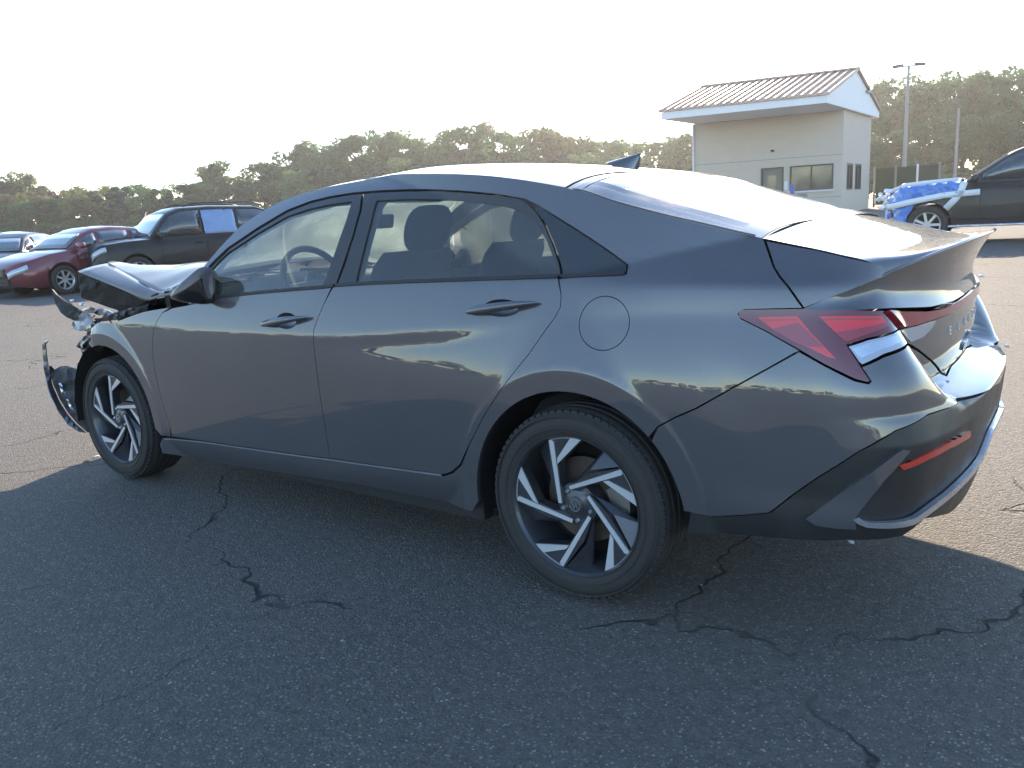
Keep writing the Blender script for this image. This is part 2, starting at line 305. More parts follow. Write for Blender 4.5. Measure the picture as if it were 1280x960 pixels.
# ---------------------------------------------------------------- ground
def gz(x, y):
    """height of the lot: level around the wrecked car, rising gently away"""
    t = min(max(y-6.0, 0), 60.0); return .017*t*t/(t+4) if t > 0 else 0.0
def on_ground(px, py):
    d = ray(px, py); t = .5
    while t < 900:
        P = CP+t*d
        if P[2] < gz(P[0], P[1]): return P
        t += .02+t*.002
    return P
def asphalt():
    m, nt, b = new_mat('worn_asphalt'); L = nt.links.new
    tc = nd(nt, 'ShaderNodeTexCoord')
    n1 = nd(nt, 'ShaderNodeTexNoise', inp={'Scale': .35, 'Detail': 8, 'Roughness': .62}); L(tc.outputs['Object'], n1.inputs['Vector'])
    n2 = nd(nt, 'ShaderNodeTexNoise', inp={'Scale': 26, 'Detail': 8, 'Roughness': .75}); L(tc.outputs['Object'], n2.inputs['Vector'])
    # stones of three sizes in the binder
    v1 = nd(nt, 'ShaderNodeTexVoronoi', inp={'Scale': 120, 'Randomness': 1}); L(tc.outputs['Object'], v1.inputs['Vector'])
    v2 = nd(nt, 'ShaderNodeTexVoronoi', inp={'Scale': 210, 'Randomness': 1}); L(tc.outputs['Object'], v2.inputs['Vector'])
    ramp = nd(nt, 'ShaderNodeMix', data_type='RGBA'); L(n1.outputs['Fac'], ramp.inputs[0]); ramp.inputs[6].default_value = (.098, .093, .086, 1); ramp.inputs[7].default_value = (.176, .166, .150, 1)
    r2 = nd(nt, 'ShaderNodeMix', data_type='RGBA', blend_type='MULTIPLY'); r2.inputs[0].default_value = 1; L(ramp.outputs[2], r2.inputs[6])
    mr = nd(nt, 'ShaderNodeMapRange', inp={1: .3, 2: .75, 3: .62, 4: 1.36}); L(n2.outputs['Fac'], mr.inputs[0]); L(mr.outputs[0], r2.inputs[7])
    # a pale stone where the random value of a cell is high
    sp = nd(nt, 'ShaderNodeSeparateColor'); L(v1.outputs['Color'], sp.inputs[0])
    th = nd(nt, 'ShaderNodeMapRange', inp={1: .66, 2: .97, 3: 0, 4: .95}); L(sp.outputs[0], th.inputs[0])
    dd = nd(nt, 'ShaderNodeMapRange', inp={1: .42, 2: .52, 3: 1, 4: 0}); L(v1.outputs['Distance'], dd.inputs[0])
    mm = nd(nt, 'ShaderNodeMath', operation='MULTIPLY'); L(th.outputs[0], mm.inputs[0]); L(dd.outputs[0], mm.inputs[1])
    sc = nd(nt, 'ShaderNodeMix', data_type='RGBA'); L(mm.outputs[0], sc.inputs[0]); L(r2.outputs[2], sc.inputs[6])
    st = nd(nt, 'ShaderNodeMix', data_type='RGBA'); L(sp.outputs[1], st.inputs[0]); st.inputs[6].default_value = (.24, .225, .20, 1); st.inputs[7].default_value = (.46, .45, .43, 1); L(st.outputs[2], sc.inputs[7])
    sp2 = nd(nt, 'ShaderNodeSeparateColor'); L(v2.outputs['Color'], sp2.inputs[0])
    th2 = nd(nt, 'ShaderNodeMapRange', inp={1: .55, 2: .95, 3: 0, 4: .6}); L(sp2.outputs[0], th2.inputs[0])
    sc2 = nd(nt, 'ShaderNodeMix', data_type='RGBA'); L(th2.outputs[0], sc2.inputs[0]); L(sc.outputs[2], sc2.inputs[6]); sc2.inputs[7].default_value = (.20, .19, .175, 1)
    # cracks: warped cell borders, thin, broken up
    nw = nd(nt, 'ShaderNodeTexNoise', inp={'Scale': 1.7, 'Detail': 4, 'Roughness': .55}); L(tc.outputs['Object'], nw.inputs['Vector'])
    wv = nd(nt, 'ShaderNodeMix', data_type='VECTOR'); wv.inputs[0].default_value = .36; L(tc.outputs['Object'], wv.inputs[4]); L(nw.outputs['Color'], wv.inputs[5])
    vc = nd(nt, 'ShaderNodeTexVoronoi', feature='DISTANCE_TO_EDGE', inp={'Scale': .62}); L(wv.outputs[1], vc.inputs['Vector'])
    ck = nd(nt, 'ShaderNodeMapRange', inp={1: .0008, 2: .0032, 3: 1, 4: 0}); L(vc.outputs['Distance'], ck.inputs[0])
    nb = nd(nt, 'ShaderNodeTexNoise', inp={'Scale': 1.1, 'Detail': 4}); L(tc.outputs['Object'], nb.inputs['Vector'])
    bk = nd(nt, 'ShaderNodeMapRange', inp={1: .44, 2: .54, 3: 0, 4: 1}); L(nb.outputs['Fac'], bk.inputs[0])
    cm = nd(nt, 'ShaderNodeMath', operation='MULTIPLY'); L(ck.outputs[0], cm.inputs[0]); L(bk.outputs[0], cm.inputs[1])
    fin = nd(nt, 'ShaderNodeMix', data_type='RGBA'); L(cm.outputs[0], fin.inputs[0]); L(sc2.outputs[2], fin.inputs[6]); fin.inputs[7].default_value = (.034, .033, .032, 1)
    # faint patched seams running across the lot
    L(fin.outputs[2], b.inputs['Base Color']); b.inputs['Roughness'].default_value = .82; b.inputs['Specular IOR Level'].default_value = .4
    h1 = nd(nt, 'ShaderNodeMath', operation='MULTIPLY'); L(v1.outputs['Distance'], h1.inputs[0]); h1.inputs[1].default_value = -.9
    h2 = nd(nt, 'ShaderNodeMath', operation='MULTIPLY_ADD'); L(v2.outputs['Distance'], h2.inputs[0]); h2.inputs[1].default_value = -.45; L(h1.outputs[0], h2.inputs[2])
    h3 = nd(nt, 'ShaderNodeMath', operation='MULTIPLY_ADD'); L(cm.outputs[0], h3.inputs[0]); h3.inputs[1].default_value = -2.2; L(h2.outputs[0], h3.inputs[2])
    h4 = nd(nt, 'ShaderNodeMath', operation='MULTIPLY_ADD'); L(n2.outputs['Fac'], h4.inputs[0]); h4.inputs[1].default_value = 1.6; L(h3.outputs[0], h4.inputs[2])
    bp = nd(nt, 'ShaderNodeBump', inp={'Strength': 1.0, 'Distance': .012}); L(h4.outputs[0], bp.inputs['Height']); L(bp.outputs[0], b.inputs['Normal'])
    return m
M['asphalt'] = asphalt()
def build_ground():
    rs = [0, 1, 2, 3, 4, 6, 8, 11, 15, 20, 26, 34, 44, 58, 75, 100, 150, 300, 700, 1600]; n = 64; V = [(0, 0, 0)]; F = []
    for r in rs[1:]:
        for k in range(n):
            a = 2*math.pi*k/n; x, y = r*math.cos(a), r*math.sin(a); V.append((x, y, gz(x, y)))
    for k in range(n): F.append((0, 1+k, 1+(k+1) % n))
    for i in range(len(rs)-2):
        for k in range(n): a = 1+i*n; F.append((a+k, a+n+k, a+n+(k+1) % n, a+(k+1) % n))
    tag(mesh('ground', V, F, M['asphalt'], smooth=True), kind='structure')
build_ground()
# ---------------------------------------------------------------- the wrecked saloon: panels cut from the body surface
car = empty('sedan', (-1.3, 0, 0), 'dark slate grey saloon with smashed front end and crumpled bonnet, closest to the camera', 'car')
def loop(pts, step=.014):
    """outline given as photo pixels, ('uz', u, z) or ('arc', cx, r, a0, a1) -> dense (u, z) loop"""
    out = []
    for q in pts:
        if q[0] == 'uz': out.append((q[1], q[2]))
        elif q[0] == 'arc':
            n = max(4, int(abs(q[4]-q[3])/5))
            for k in range(n+1):
                a = R(q[3]+(q[4]-q[3])*k/n); out.append((q[1]+q[2]*math.cos(a), .317+q[2]*math.sin(a)))
        else: out.append(hit(*q))
    D = []
    for i in range(len(out)):
        a = np.array(out[i]); b = np.array(out[(i+1) % len(out)]); n = max(1, int(np.linalg.norm(b-a)/step))
        for k in range(n): D.append(a+(b-a)*k/n)
    return np.array(D)
def area(L): x, y = L[:, 0], L[:, 1]; return .5*np.sum(x*np.roll(y, -1)-np.roll(x, -1)*y)
def smooth_loop(L, it):
    for _ in range(it): L = .25*np.roll(L, 1, 0)+.5*L+.25*np.roll(L, -1, 0)
    return L
def inset(L, g):
    t = np.roll(L, -1, 0)-np.roll(L, 1, 0); t /= np.maximum(np.linalg.norm(t, axis=1, keepdims=True), 1e-9)
    return L+g*np.stack([-t[:, 1], t[:, 0]], 1)
def inside(P, loops):
    c = np.zeros(len(P), bool)
    for L in loops:
        x0, y0 = L[:, 0], L[:, 1]; x1, y1 = np.roll(x0, -1), np.roll(y0, -1)
        for a, b, e, f in zip(x0, y0, x1, y1):
            if b == f: continue
            m = ((b > P[:, 1]) != (f > P[:, 1])) & (P[:, 0] < (e-a)*(P[:, 1]-b)/(f-b)+a); c ^= m
    return c
def far_from(P, loops, d):
    ok = np.ones(len(P), bool); A = np.concatenate(loops)
    for i in range(0, len(P), 4000):
        q = P[i:i+4000]; m = np.full(len(q), 9.)
        for j in range(0, len(A), 400):
            m = np.minimum(m, np.min(np.hypot(q[:, None, 0]-A[None, j:j+400, 0], q[:, None, 1]-A[None, j:j+400, 1]), axis=1))
        ok[i:i+4000] = m > d
    return ok
def panel(name, outline, mat, parent=None, holes=(), off=0.0, flange=.012, gap=.0014, res=.016, both=True, smooth_it=0, offf=None, label=None, flip=False, step=.014):
    loops = []
    for k, o in enumerate([outline]+list(holes)):
        L = o if isinstance(o, np.ndarray) else loop(o, step)
        if smooth_it: L = smooth_loop(L, smooth_it)
        if (area(L) < 0) == (k == 0): L = L[::-1]
        if gap: L = inset(L, gap)
        loops.append(L)
    lo = loops[0].min(0); hi = loops[0].max(0)
    gx, gy = np.meshgrid(np.arange(lo[0]+res*.4, hi[0], res), np.arange(lo[1]+res*.4, hi[1], res*.9)); gx = gx+(np.arange(gx.shape[0]) % 2)[:, None]*res*.5
    G = np.stack([gx.ravel(), gy.ravel()], 1); G = G[inside(G, loops)]
    X = np.array([(cx+r*math.cos(a), .317+r*math.sin(a)) for cx in (0, -2.72) for r in (.4345, .4375, .4405) for a in np.linspace(-.5, 3.64, 330)]); X = X[inside(X, loops)]
    if len(X): X = X[far_from(X, loops, .003)]
    if len(G): G = G[far_from(G, loops+([X] if len(X) else []), res*.5)]
    if len(X): G = np.concatenate([G, X])
    B = np.concatenate(loops); edges = []; n0 = 0
    for L in loops: edges += [(n0+i, n0+(i+1) % len(L)) for i in range(len(L))]; n0 += len(L)
    A = np.concatenate([B, G]) if len(G) else B
    r = delaunay_2d_cdt([Vector((float(a), float(b))) for a, b in A], edges, [], 0, 1e-7)
    V2 = np.array([(v.x, v.y) for v in r[0]]); T = np.array([t for t in r[2] if len(t) == 3])
    cen = V2[T].mean(1); T = T[inside(cen, loops)]
    used = np.unique(T); remap = -np.ones(len(V2), int); remap[used] = np.arange(len(used)); V2 = V2[used]; T = remap[T]
    o_ = offf(V2[:, 0], V2[:, 1])+off if offf is not None else np.full(len(V2), off)
    P = P_uz(V2[:, 0], V2[:, 1], o_); N = N_at(P_uz(V2[:, 0], V2[:, 1]))
    if offf is not None: N = None
    a, b, c = P[T[:, 0]], P[T[:, 1]], P[T[:, 2]]
    out = N_at(P_uz(V2[:, 0], V2[:, 1]))
    s = np.einsum('ij,ij->i', np.cross(b-a, c-a), out[T[:, 0]]) < 0
    T[s] = T[s][:, ::-1]
    if flip: T = T[:, ::-1]
    V = list(P); F = [tuple(t) for t in T]; NN = list(N if N is not None else out)
    if flange:
        cnt = {}
        for t in F:
            for i in range(3): cnt[(t[i], t[(i+1) % 3])] = 1
        be = [(i, j) for (i, j) in cnt if (j, i) not in cnt]
        Pin = P-out*flange; bm = {}
        for i, j in be:
            for k in (i, j):
                if k not in bm:
                    bm[k] = len(V); V.append(P[k]); V.append(Pin[k])
            F.append((bm[i], bm[i]+1, bm[j]+1, bm[j]))
        tang = {}
        for i, j in be: tang.setdefault(i, []).append(P[j]-P[i]); tang.setdefault(j, []).append(P[j]-P[i])
        for k, q in bm.items():
            t = sum(tang[k]); n = np.cross(t, out[k]); n = n/max(np.linalg.norm(n), 1e-9); NN += [n, n]
    V = rel(V, car); root = parent or car
    o = mesh(name, V, F, mat, root, True, NN if offf is None else None)
    if offf is not None and flange: o.data.set_sharp_from_angle(angle=R(40))
    if label: o['label'] = label
    if both:
        V3 = V*np.array([1, -1, 1]); F3 = [f[::-1] for f in F]
        N3 = [np.array(n)*np.array([1, -1, 1]) for n in NN]
        o3 = mesh(name, V3, F3, mat, root if not isinstance(both, bpy.types.Object) else both, True, N3 if offf is None else None)
        if offf is not None and flange: o3.data.set_sharp_from_angle(angle=R(40))
        return o, o3
    return o
# outlines read from the photograph, as lines of sight meeting the body
E_LINE = [(250,339),(275,309),(300,283),(325,266),(350,252),(375,243),(400,236),(425,230.5),(450,226),(475,221),(500,217.5),(550,217),(600,219),(640,223),(670,227.5),(700,233),(733,240),(765,251),(800,261),(835,270),(870,278),(910,287.5),(952,297)]
TRIM_OUT = [(253,341.5),(268,325),(284,310),(320,285.6),(359,262.5),(387.5,251.5),(412,245.5),(440,241),(475,238),(512.5,236.6),(550,237),(587.5,239.2),(625,243),(656,248.5),(675,257.5),(712.5,281),(735,295.5),(759,311.5),(784,330)]
B_SEAM_LOW = [(415,358),(405,380),(397,398),(392,413),(393,439),(396.5,468),(400.6,498),(407,537),(412.5,572)]
SILL_TOP = [(412.5,573),(440,577.5),(480,583),(520,588.5),(548,592.5)]
REAR_SEAM = [(555,593),(564,590),(575,580.5),(588,553),(607,516),(632.7,478),(660,444),(682,412.6),(693.6,397),(700.5,384),(701.5,368),(699,349)]
FRONT_SEAM = [(203,391),(196,402),(192,414),(190.4,430),(191.5,448),(194,465),(200.5,494),(206.5,515),(212.5,533),(215,545.5)]
DOOR_SILL_F = [(252,551),(300,558),(346,564.7),(380,569.5),(410,573)]
ARCH_R, ARCH_F = 0.372, 0.378
front_door = [(262,373.5),(300,369.5),(330,366),(370,362),(400,359),(415,357.8)]+B_SEAM_LOW[1:]+DOOR_SILL_F[::-1]+FRONT_SEAM[::-1]+[(216,385),(240,380.5)]
rear_door = [(417,357.5),(445,355.5),(500,353),(570,350.5),(640,348),(697,346)]+REAR_SEAM[::-1][1:]+SILL_TOP[::-1]+B_SEAM_LOW[::-1][1:-1]
hx, hz = hit(755, 404)
fuel = np.array([(hx+.083*math.cos(a), hz+.078*math.sin(a)) for a in np.linspace(0, 2*math.pi, 44, endpoint=False)])
def ell(px, py, a, b, n=32, rot=0):
    u, z = hit(px, py); return np.array([(u+a*math.cos(t)*math.cos(rot)-b*math.sin(t)*math.sin(rot), z+a*math.cos(t)*math.sin(rot)+b*math.sin(t)*math.cos(rot)) for t in np.linspace(0, 2*math.pi, n, endpoint=False)])
cupF = ell(358, 401, .062, .030); cupR = ell(627, 385, .070, .026)
fd = panel('front_door', front_door, M['paint'], holes=[cupF])
rd = panel('rear_door', rear_door, M['paint'], holes=[cupR])
# body side: rail, roof pillar, quarter and sill in one stamping, with the door openings left out
body_side = E_LINE+[(955,301),(961,318),(966,333),(973,345),(984,358),(1003,385)]+[(960,386),(930,387),(922.5,392),(926,398.5),(958,414.5),(999,438)]\
    +[(960,460),(920,482),(870,510),(822,533)]+[('arc', 0, ARCH_R, 44, 186)]+[('uz',-.40,.235),(440,604),(330,588),(250,576),(203,566.5),(200,556)]+[(203,547.5),(228,549.5)]\
    +[(252,553),(300,560),(346,566.7),(380,571.5),(412,575.5)]+[(440,579.5),(480,585),(520,590.5),(555,595)]+[(566,591.5),(577,581.5)]+REAR_SEAM[3:]+[(740,344.5),(783,343),(785.5,331)]+TRIM_OUT[::-1]
panel('body_side', body_side, M['paint'], holes=[fuel], gap=.001, flange=.015, res=.015)
panel('fuel_flap', fuel, M['paint'], both=False)
def dish(name, L, depth, mat, both=True):
    c = L.mean(0); rows = []
    for k, (s, d) in enumerate(((1, 0), (.93, .35), (.75, .8), (.4, 1), (.02, 1.0))):
        q = c+(L-c)*s; rows.append([tuple(v) for v in rel(P_uz(q[:, 0], q[:, 1], np.full(len(q), -depth*d)), car)])
    for sgn in ((1, -1) if both else (1,)):
        b = MB(); b.grid([[(x, y*sgn, z) for x, y, z in r] for r in rows], True); b.build(name, mat, car, True)
def handle(pA, pB, parent_y):
    a = np.array(hit(*pA)); b = np.array(hit(*pB)); n = 26; rows = []
    for i in range(n+1):
        t = i/n; c = a+(b-a)*t; e = math.sin(math.pi*min(max(t, .0), 1))**.45 if 0 < t < 1 else .02
        hh = .019*e*(1-.45*t); th = .013*e; out = .012+.017*math.sin(math.pi*t)**.6; ring = []
        for k in range(12):
            th_ = 2*math.pi*k/12; ring.append((c[0], c[1]+hh*math.sin(th_), out+th*math.cos(th_)))
        r = np.array(ring); rows.append(P_uz(r[:, 0], r[:, 1], r[:, 2]))
    for sg in (1, -1):
        mb = MB(); mb.grid([[tuple(v*np.array([1, sg, 1])) for v in rel(r_, car)] for r_ in rows], True)
        mb.build('door_handle', M['paint'], (fd, rd)[parent_y][0 if sg == 1 else 1], True)
dish('handle_recess', cupF, .022, M['paint']); dish('handle_recess', cupR, .022, M['paint'])
handle((329,406.5), (389,397), 0); handle((584,391), (675,379), 1)
# greenhouse: black pillar trims and glass
glF = [(261.5,370),(261,352),(263.5,335),(284,315.6),(320,292),(359,269.7),(387.5,260.3),(412,255),(439.5,251.3),(432,275),(420,309),(409,340),(402,359),(370,361),(330,364.5),(300,367.5)]
glR = [(444,353.5),(453,315),(462,280),(470,250.3),(512,248.2),(550,249),(587,252),(625,257),(652,264),(668,277),(682,300),(692,325),(697,344.5),(640,346.5),(570,349),(500,351.5)]
glQ = [(703,345.5),(700,333),(690,304),(678,279),(684,272),(712,286),(735,300.5),(757,315),(779,332),(778,340.5),(740,343)]
frameF = [(258,372.5),(256,345)]+[(x+1.5, y+1.5) for x, y in TRIM_OUT[2:7]]+[(440,242.5),(452,241.8),(449,262),(440,295),(428,330),(419,357),(400,358.5),(370,361.5),(330,365.5),(300,369)]
frameR = [(421,356.8),(431,330),(442,295),(451.5,262),(454.5,241.4),(475,239.6),(512.5,238.3),(550,238.6),(587.5,241),(625,245),(654,250),(667,262),(679,280),(690,305),(698,330),(700.5,345.5),(640,347.7),(570,350),(500,352.6),(445,355)]
frameQ = [(703,346),(700.5,330),(692.5,305),(681,279),(669,261),(674,259),(712.5,283),(735,297.5),(758,313),(783,331.5),(782,341.5),(740,344)]
panel('window_frame', frameF, M['satin_black'], parent=None, holes=[glF], gap=.001, off=-.003, res=.014, flange=.01)
panel('window_frame', frameR, M['satin_black'], parent=None, holes=[glR], gap=.001, off=-.003, res=.014, flange=.01)
panel('quarter_trim', frameQ, M['gloss_black'], gap=.001, off=-.003, res=.014, flange=.01)
panel('window', glF, M['glass_side'], gap=-.004, off=-.009, flange=0, res=.03)
panel('window', glR, M['glass_side'], gap=-.004, off=-.009, flange=0, res=.03)
# waist seal strips along the windows
def strip(name, px, w, th, mat, off=.0, both=True, smooth=True, n_sub=6):
    uz = [np.array(hit(*q)) if len(q) == 2 else np.array(q[1:]) for q in px]; D = []
    for i in range(len(uz)-1):
        for k in range(n_sub): D.append(uz[i]+(uz[i+1]-uz[i])*k/n_sub)
    D.append(uz[-1]); D = np.array(D); t = np.gradient(D, axis=0); t /= np.linalg.norm(t, axis=1, keepdims=True); nrm = np.stack([-t[:, 1], t[:, 0]], 1)
    if np.isscalar(w): w = np.full(len(D), w)
    else: w = np.interp(np.linspace(0, 1, len(D)), np.linspace(0, 1, len(w)), w)
    q1 = D+nrm*w[:, None]/2; q0 = D-nrm*w[:, None]/2; rows = []
    A = P_uz(q0[:, 0], q0[:, 1], off); B = P_uz(q0[:, 0], q0[:, 1], off+th); C_ = P_uz(q1[:, 0], q1[:, 1], off+th); E_ = P_uz(q1[:, 0], q1[:, 1], off)
    o = []
    for sg in ((1, -1) if both else (1,)):
        rows = [[tuple(rel(v[i]*np.array([1, sg, 1]), car)) for v in (A, B, C_, E_)] for i in range(len(D))]
        mb = MB(); mb.grid(rows); n = len(rows); mb.F += [(0, 1, 2, 3), (4*n-1, 4*n-2, 4*n-3, 4*n-4)]
        if sg == -1: mb.F = [f[::-1] for f in mb.F]
        o.append(mb.build(name, mat, car, True, angle=35))
    return o
strip('waist_seal', [(262,372),(300,368),(330,365),(370,361.5),(402,359),(418,357)], .011, .006, M['plastic'])
strip('waist_seal', [(420,356.7),(445,354.8),(500,352.2),(570,349.7),(640,347.3),(698,345.2)], .011, .006, M['plastic'])
strip('waist_seal', [(702,345.3),(740,343.8),(781,342)], .009, .005, M['plastic'])
strip('sill_trim', [(206,548.6),(252,552.2),(300,559.2),(346,565.8),(380,570.6),(412,574.4),(440,578.5),(480,584),(520,589.5),(552,593.8)], .005, .003, M['satin_silver'])
# front wing
fender = [(213,384),(200,386),(180,389.5),(165,394.5),(152,399.5),(141,403),(130,404),(122,403),(117,407),(112,410),(110,418),(112,423),(109,429),(113,435),(118,433)]+[('arc', -2.72, ARCH_F, 96, 8)]+[('uz',-2.335,.31),(202,545),(213,545)]+FRONT_SEAM[::-1][1:]
panel('front_wing', fender, M['paint'], offf=lambda u, z: -.02*np.exp(-((u+2.86)/.06)**2)*np.clip((z-.68)/.1, 0, 1)+.010*np.sin(u*60+z*25)*np.clip((-2.78-u)/.08, 0, 1), res=.013)
# ---------------------------------------------------------------- rear end
UE = UC+.0014
LAMP_LOW = [(923,391),(924.5,397.5),(958,414.5),(999,437.5),(1031,456),(1069,474.5),(1084,478.5),(1087.5,476.5),(1073,454.5)]
bumper = [(822,534),(870,511),(920,483),(960,461),(999,439.5),(1031,457.5),(1068,476),(1086,480),(1089,477),(1077,459),(1105,446),(1134,431.5),(1146,438),(1158,447.5),(1169.6,458.5),(1182.7,470)]\
    +[('uz',1.33,.694),('uz',UE,.694),('uz',UE,.618),('uz',1.36,.640)]+[(1197,503),(1160,518),(1120,538),(1100,549.5),(1074,564),(1025,595),(993,617),(962,641),(930,644),(890,646)]+[('arc',0,ARCH_R,8,42)]
rb_l, rb_r = panel('rear_bumper', bumper, M['paint'], res=.008, step=.010)
lower = [('uz',.385,.375),(890,646.5),(930,644.5),(962,641.5),(993,617.5),(1025,595.5),(1074,564.5),(1120,538.5),(1160,518.5),(1197,503.5),('uz',1.36,.640),('uz',UE,.618)]\
    +[('uz',UE,.300),('uz',1.20,.308),('uz',1.06,.322),(1157,650),(1130,671),(1060,676),(1000,676),('uz',.50,.32),('uz',.372,.30)]
panel('lower_bumper', lower, M['bumper_black'], off=-.004, res=.016, flange=.03)
fin = [(1135.6,561.5),(1126,560.5),(1118,564),(1060,607),(1007,647),(1020,655.5),(1045,659),(1070,660),(1069,646),(1078,633),(1105,598)]
panel('bumper_fin', fin, M['paint'], off=.012, flange=.02, res=.012)
refl = [(1122.5,581.5),(1128.5,587),(1160,573.5),(1185,560.5),(1211.5,546),(1211.5,538.5),(1185,552.5),(1160,566)]
panel('reflector', refl, M['reflector'], off=.004, flange=.012, gap=0, res=.012)
strip('chrome_strip', [(1069,646),(1074,650.5),(1083,653.5),(1109,654),(1124,652.5),(1138,649),(1152,639.5),(1166,629),(1197,602.5),(1223,571),('uz',1.36,.492),('uz',UC,.492)], [.012,.013,.015,.017,.019,.020,.020,.022], .014, M['chrome'])
sens = ell(1112, 552, .013, .013, 16)
# lamps
lampo = [(923,390),(927,387),(960,386.3),(1003,385.8),(1060,387),(1103.5,388.3),(1122.5,411.4),(1115.6,415.5),(1085,423),(1058,431),(1072,452.6),(1087.5,476),(1084,478),(1069,474),(1031,455.5),(999,437),(958,414),(924.2,397.2)]
lamp_l, lamp_r = panel('tail_lamp', lampo, M['red_dark'], off=.002, gap=.001, res=.012, flange=.02)
def both_child(name, o, mat, roots, **kw):
    a, b = panel(name, o, mat, **kw)
    for x, r in ((a, roots[0]), (b, roots[1])): x.parent = r
both_child('lamp_segment', [(948,397),(975,396),(997.5,395.6),(1014,416),(1030,433),(1045,449),(1035,446.5),(1010,434),(990,425.6),(965.6,411)], M['red'], (lamp_l, lamp_r), off=.0045, flange=.003, gap=0, res=.012)
both_child('lamp_segment', [(1023.7,395.6),(1060,395.4),(1101,395.6),(1109,408),(1085,417),(1058,426.6),(1042.5,414.4)], M['red'], (lamp_l, lamp_r), off=.0045, flange=.003, gap=0, res=.012)
both_child('lamp_edge_strip', [(1027,398.2),(1060,398),(1098,398),(1099,400.6),(1060,400.4),(1029,400.8)], M['reflector'], (lamp_l, lamp_r), off=.0075, flange=.003, gap=0, res=.012)
both_child('lamp_edge_strip', [(953,399.5),(975,398.6),(995,398.2),(996.5,400.4),(976,400.9),(957,402)], M['reflector'], (lamp_l, lamp_r), off=.0075, flange=.003, gap=0, res=.012)
both_child('lamp_facet', [(966,411.5),(998,403.5),(1013,417.5),(1029,434),(1010,433),(990,425)], M['red_bar'], (lamp_l, lamp_r), off=.0062, flange=.002, gap=0, res=.012)
both_child('lamp_facet', [(1046,415.5),(1104,404),(1108.5,408),(1085,416.5),(1058,425.6)], M['red_bar'], (lamp_l, lamp_r), off=.0062, flange=.002, gap=0, res=.012)
clearo = [(1060,433.3),(1085,425),(1115.6,417),(1123,412.8),(1133,429),(1105,442.5),(1077.5,456),(1073,452)]
cl_l, cl_r = panel('reversing_lamp', clearo, M['clear_lens'], off=.002, gap=.001, res=.012, flange=.02)
both_child('lens_rib', [(1064,436),(1085,429),(1113,421.5),(1119,421),(1124,428),(1100,438),(1078,447),(1073,446)], M['chrome'], (cl_l, cl_r), off=.004, flange=.003, gap=0, res=.012)
# boot lid: rear face, light bar, sides
bar = [(1105.5,389),(1130,389),(1153,389.3),(1173.4,386)]+[('uz',1.18,.904),('uz',1.34,.908),('uz',UE,.912),('uz',UE,.882),('uz',1.34,.880)]+[(1180,393),(1156,401.5),(1140,406.5),(1124.5,411.4)]
lidr = [(1124.5,413.5),(1140,408.5),(1156,403.5),(1180,395),('uz',1.34,.876),('uz',UE,.878),('uz',UE,.697),('uz',1.33,.697),(1183.5,468.5),(1171,457),(1159,446),(1147,436),(1135,429)]
lid = panel('boot_lid', lidr, M['paint'], res=.014)
both_child('lid_lamp', [(1126,415),(1145,408.5),(1163,402.5),(1169,401),(1164,410),(1153,421),(1137.5,427.5)], M['clear_lens'], lid, off=.003, flange=.004, gap=0, res=.012)
panel('light_bar', bar, M['red_bar'], off=.014, flange=.030, gap=.001, res=.012)
lids = [(957.5,301),(963,318),(968,333),(975,345),(986,358),(1005,385),(1040,371.5),(1075,357.8),(1095,349.8),(1116,341.3),(1124,337.5),(1080,326.3),(1020,312.3)]
panel('boot_lid_side', lids, M['paint'], res=.012)
# ---------------------------------------------------------------- top surfaces: screen, roof, rear screen, boot top
EU = [hit(*q) for q in E_LINE]
EU = [(-2.24,.955),(-2.14,.985),(-2.05,1.015)]+EU
EP = P_uz([e[0] for e in EU], [e[1] for e in EU])
def dens(P, n):
    out = []
    for i in range(len(P)-1):
        p0, p1, p2, p3 = P[max(i-1, 0)], P[i], P[i+1], P[min(i+2, len(P)-1)]
        for k in range(n):
            t = k/n; out.append(.5*((2*p1)+(-p0+p2)*t+(2*p0-5*p1+4*p2-p3)*t*t+(-p0+3*p1-3*p2+p3)*t**3))
    out.append(P[-1]); return np.array(out)
ED = dens(EP, 4)
def top_row(e, n=24, drop=0.0, scale=1.0):
    c = np.interp(e[0], [-2.2,-1.93,-1.6,-1.3,-.9,-.3,0,.3,.541], [.03,.06,.05,.047,.046,.048,.056,.048,.032])
    s = np.interp(e[0], [-2.2,-1.93,-1.7,-1.45,-1.2,-.9], [.35,.33,.28,.18,.08,0]); r = []
    for k in range(-n//2, n//2+1):
        b = k/(n/2); q = 1-abs(b)**np.interp(e[0], [-1.2,-.3,.05,.5], [2.2,2.8,5.5,5.0]); r.append((e[0]-s*q, -e[1]*b*scale, e[2]+c*q-drop))
    return r
def top_part(name, x0, x1, mat, drop=0.0, scale=1.0, parent=None, thick=0, inset_=0):
    E = [e for e in ED if x0 <= e[0] <= x1]
    E = [np.array([x0, *[np.interp(x0, ED[:, 0], ED[:, k]) for k in (1, 2)]])]+[e for e in E if x0+.004 < e[0] < x1-.004]+[np.array([x1, *[np.interp(x1, ED[:, 0], ED[:, k]) for k in (1, 2)]])]
    mb = MB(); mb.grid([[tuple(v) for v in rel(np.array(top_row(e, 28, drop, scale)), car)] for e in E])
    mb.F = [f[::-1] for f in mb.F]
    o = mb.build(name, mat, parent or car, True)
    return o
top_part('windscreen', -2.23, -1.47, M['glass_screen'], .006)
top_part('roof', -1.463, -.078, M['paint'])
top_part('rear_screen', -.072, .541, M['glass_rear'], .003)
sh = MB()
for sg in (1, -1):       # black ceramic border down each side of the rear screen
    rows = []
    for e in [e for e in ED if -.07 < e[0] < .536]:
        r = top_row(e, 28, .0015); a, b = np.array(r[0 if sg == 1 else -1]), np.array(r[2 if sg == 1 else -3]); rows.append([tuple(rel(v, car)) for v in (a, (a+b)/2, b)])
    sh.grid(rows)
